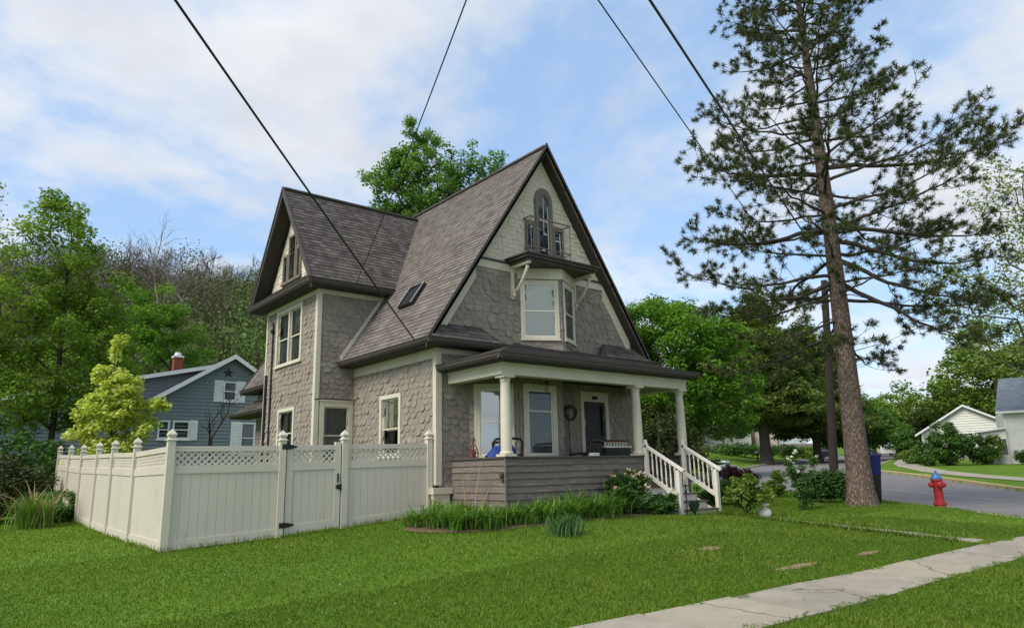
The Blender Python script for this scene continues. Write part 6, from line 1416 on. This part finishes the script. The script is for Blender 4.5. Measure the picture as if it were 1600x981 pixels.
# ------------------------------------------------------------------ the lawn: real mown blades
grg = np.random.default_rng(12)
def scatter(n, x0, x1, y0, y1): return np.stack([grg.uniform(x0,x1,n), grg.uniform(y0,y1,n)],1)
pts = np.concatenate([scatter(340000,-1.5,18,2.4,8.5), scatter(150000,-2,21,8.5,14), scatter(36000,-4,3.4,14,26), scatter(50000,14,24.5,4.5,17), scatter(26000,3,20,.5,4.2)])
x, y = pts.T; k = np.ones(len(x), bool)
swu = np.interp(x, [p[0] for p in SWU], [p[1] for p in SWU]); swl = np.interp(x, [p[0] for p in SWL], [p[1] for p in SWL])
ed = .035*np.sin(x*3.1)+.03*np.sin(x*7.7+1)+.02*np.sin(x*17.3)
k &= ~((y < swu-.05+1.6*ed) & (y > swl+.05+1.6*ed) & (x < 18.25)); k &= ~((x > 15.25+.04*np.sin(y*5)) & (x < 15.75+.05*np.sin(y*4+1)) & (y > 5) & (y < 10.65))
bedn = np.array(BED); k &= ~inside(x, y-.16+.05*np.sin(x*6.), BED) | (grg.random(len(x)) < .04)
k &= ~((x > 9.58) & (y > 11.92) & (x < 16.0)) & ~((x > 14.1) & (x < 15.7) & (y > 10.8)); k &= ~((x > 3.4) & (x < 9.25) & (y > 14.05)) & ~((x > 9.2) & (x < 16.3) & (y > 13.9))
k &= ~inside(x+0, y, ROAD); k &= ~(np.hypot(x-20.45, y-9.43) < .45)
for cx, cy, rx, ry in ((10.4,5.92,.75,.12),(12.6,5.85,.5,.1),(10.5,7.55,.35,.15)): k &= ~(((x-cx)/rx)**2+((y-cy)/ry)**2 < 1) | (grg.random(len(x)) < .2+.75*(((x-cx)/rx)**2+((y-cy)/ry)**2))
pts = pts[k]; n = len(pts); x, y = pts.T; z = tz(x, y)
dist = np.hypot(x, y); patch = .5+.26*np.sin(x*.9+1.3*np.sin(y*.7))*np.sin(y*1.1+.6*x)+.2*np.sin(x*2.7+y*1.9+1.1*np.sin(3.1*y))+.14*np.sin(5.3*x-4.1*y+2*np.sin(1.7*x))
h = grg.uniform(.018,.046,n)*(.72+.55*patch)*np.where(grg.random(n) < .02, 1.7, 1.); w = .0021+.00034*dist; a = grg.uniform(0,6.28,n); ln_ = grg.uniform(.1,.75,n)*h; a2 = a+grg.uniform(-.8,.8,n)
P = np.stack([x,y,z-.004],1); sd = np.stack([np.cos(a),np.sin(a),np.zeros(n)],1)*w[:,None]; tip = P+np.stack([-np.sin(a2)*ln_,np.cos(a2)*ln_,h],1); mid = P+np.stack([-np.sin(a2)*ln_*.3,np.cos(a2)*ln_*.3,h*.6],1)
V = np.stack([P-sd,P+sd,mid+sd*.8,tip,mid-sd*.8],1).reshape(-1,3); u = np.clip(.22+.45*patch+.34*(grg.random(n)-.35),0,.97); u = np.where(grg.random(n) < .012+.03*(patch > .8), 1., u)
tag(np_mesh('lawn_grass', V, 5, np.stack([u,u],1), M['blade'], None, (0,0,0)), kind='stuff')
# taller unmown grass along the fence foot, the walk edge and the pine
ex = []
for (xa,ya,xb,yb,n_) in ((3.3,14.0,9.0,14.02,420),(3.33,14.1,3.36,26,500),(15.1,5.3,15.2,10.6,2600),(15.85,5.3,15.95,10.6,600),(14.1,10.7,15.7,10.75,120)):
    t = grg.random(n_); ex.append(np.stack([xa+(xb-xa)*t+grg.normal(0,.03,n_), ya+(yb-ya)*t+grg.normal(0,.03,n_)],1))
t = grg.uniform(0,6.28,420); ex.append(np.stack([20.45+.55*np.cos(t)+grg.normal(0,.06,420), 9.43+.55*np.sin(t)+grg.normal(0,.06,420)],1))
ex = np.concatenate(ex); o = empty('edge_grass', (9,10,-1.2)); o['kind'] = 'stuff'
tag(blades('edge_blades', np.column_stack([ex, tz(ex[:,0],ex[:,1])-.01]), .15, .006, .6, M['blade'], o, grg), kind='stuff')
# clover heads and a few small pale flowers in the grass
cl = scatter(9, 0, 17, 5.6, 12); cl = cl[~inside(cl[:,0],cl[:,1],BED)]; m = MB()
for q in cl: m.ell((q[0],q[1],gz(*q)+.05),(.009,.009,.008),6,4)
tag(m.build('clover_flowers', M['stonewhite'], origin=(8,8,-1.3)), kind='stuff')

# ------------------------------------------------------------------ light, sky, camera
w = bpy.data.worlds.new('World'); scene.world = w; w.use_nodes = True; nt = w.node_tree; N = nt.nodes.new; L = nt.links.new
SUN_EL, SUN_AZ = R_(46), R_(-94)        # azimuth clockwise from +Y
sky = N('ShaderNodeTexSky'); sky.sky_type = 'NISHITA'; sky.sun_disc = False; sky.sun_elevation = SUN_EL; sky.sun_rotation = SUN_AZ; sky.air_density = 1.; sky.dust_density = .6; sky.ozone_density = 1.6
tc = N('ShaderNodeTexCoord'); sx = N('ShaderNodeSeparateXYZ'); L(tc.outputs['Generated'], sx.inputs[0])
def mth(op, a, b=None, c=None):
    n = N('ShaderNodeMath'); n.operation = op
    for i, q in enumerate((a,b,c)):
        if q is None: continue
        if isinstance(q,(int,float)): n.inputs[i].default_value = q
        else: L(q, n.inputs[i])
    return n.outputs[0]
zc = mth('ADD', mth('MAXIMUM', sx.outputs[2], 0.), .22)
cp = N('ShaderNodeCombineXYZ'); L(mth('DIVIDE', sx.outputs[0], zc), cp.inputs[0]); L(mth('DIVIDE', sx.outputs[1], zc), cp.inputs[1])
mp = N('ShaderNodeMapping'); mp.inputs['Location'].default_value = (3.1,1.7,0); L(cp.outputs[0], mp.inputs[0])
def nz(scale, det, rough, dist=0.):
    n = N('ShaderNodeTexNoise'); n.inputs['Scale'].default_value = scale; n.inputs['Detail'].default_value = det; n.inputs['Roughness'].default_value = rough; n.inputs['Distortion'].default_value = dist; L(mp.outputs[0], n.inputs['Vector']); return n.outputs['Fac']
n1 = nz(1.35, 10, .58, .2); n2 = nz(3.6, 8, .58, .1); n3 = nz(.8, 4, .5)
cov = mth('ADD', mth('MULTIPLY', n1, .7), mth('MULTIPLY', n2, .3))
mr = N('ShaderNodeMapRange'); mr.interpolation_type = 'SMOOTHSTEP'; mr.inputs['From Min'].default_value = .4; mr.inputs['From Max'].default_value = .575; L(cov, mr.inputs['Value'])
sr = N('ShaderNodeMapRange'); sr.inputs['From Min'].default_value = .35; sr.inputs['From Max'].default_value = .68; L(mth('ADD', mth('MULTIPLY', n3, .55), mth('MULTIPLY', n2, .45)), sr.inputs['Value'])
cr = ramp(nt, [(0,(5.0,4.97,4.93)), (.45,(4.15,4.2,4.28)), (1,(2.8,2.92,3.15))]); L(sr.outputs[0], cr.inputs[0])
mx = N('ShaderNodeMix'); mx.data_type = 'RGBA'; L(mth('MULTIPLY', mr.outputs[0], .9), mx.inputs[0])
hz_ = N('ShaderNodeMix'); hz_.data_type = 'RGBA'; hz_.inputs[0].default_value = .55; L(sky.outputs[0], hz_.inputs[6]); hz_.inputs[7].default_value = (2.3,3.45,5.1,1)
L(hz_.outputs[2], mx.inputs[6]); L(cr.outputs[0], mx.inputs[7])
bg = nt.nodes['Background']; L(mx.outputs[2], bg.inputs[0]); bg.inputs[1].default_value = .1
sun = bpy.data.lights.new('sun', 'SUN'); sun.energy = 1.8; sun.angle = R_(30); sun.color = (1,.93,.82)
so = bpy.data.objects.new('sun', sun); COL.objects.link(so); so.location = (0,0,40)
sd = Vector((math.sin(SUN_AZ)*math.cos(SUN_EL), math.cos(SUN_AZ)*math.cos(SUN_EL), math.sin(SUN_EL)))
so.rotation_euler = (-sd).to_track_quat('-Z','Y').to_euler()

cam = bpy.data.cameras.new('camera'); co = bpy.data.objects.new('camera', cam); COL.objects.link(co)
cam.sensor_fit = 'HORIZONTAL'; cam.sensor_width = 36; cam.lens = 1090.9/1600*36; cam.clip_end = 3000; cam.clip_start = .05
yw, pt, rl = R_(39.6348), R_(12.5838), R_(-1.3947)
f_ = Vector((math.sin(yw)*math.cos(pt), math.cos(yw)*math.cos(pt), math.sin(pt))); r_ = Vector((math.cos(yw), -math.sin(yw), 0)); u_ = r_.cross(f_)
r2 = r_*math.cos(rl)+u_*math.sin(rl); u2 = -r_*math.sin(rl)+u_*math.cos(rl)
co.matrix_world = Matrix(((r2.x,u2.x,-f_.x,0),(r2.y,u2.y,-f_.y,0),(r2.z,u2.z,-f_.z,0),(0,0,0,1)))
scene.camera = co
scene.render.engine = 'CYCLES'
scene.cycles.max_bounces = 6; scene.cycles.diffuse_bounces = 3; scene.cycles.glossy_bounces = 3; scene.cycles.transmission_bounces = 4; scene.cycles.transparent_max_bounces = 8
scene.cycles.use_denoising = True
scene.view_settings.view_transform = 'Standard'; scene.view_settings.look = 'None'; scene.view_settings.exposure = 1.07; scene.view_settings.gamma = 1.; scene.view_settings.use_curve_mapping = False
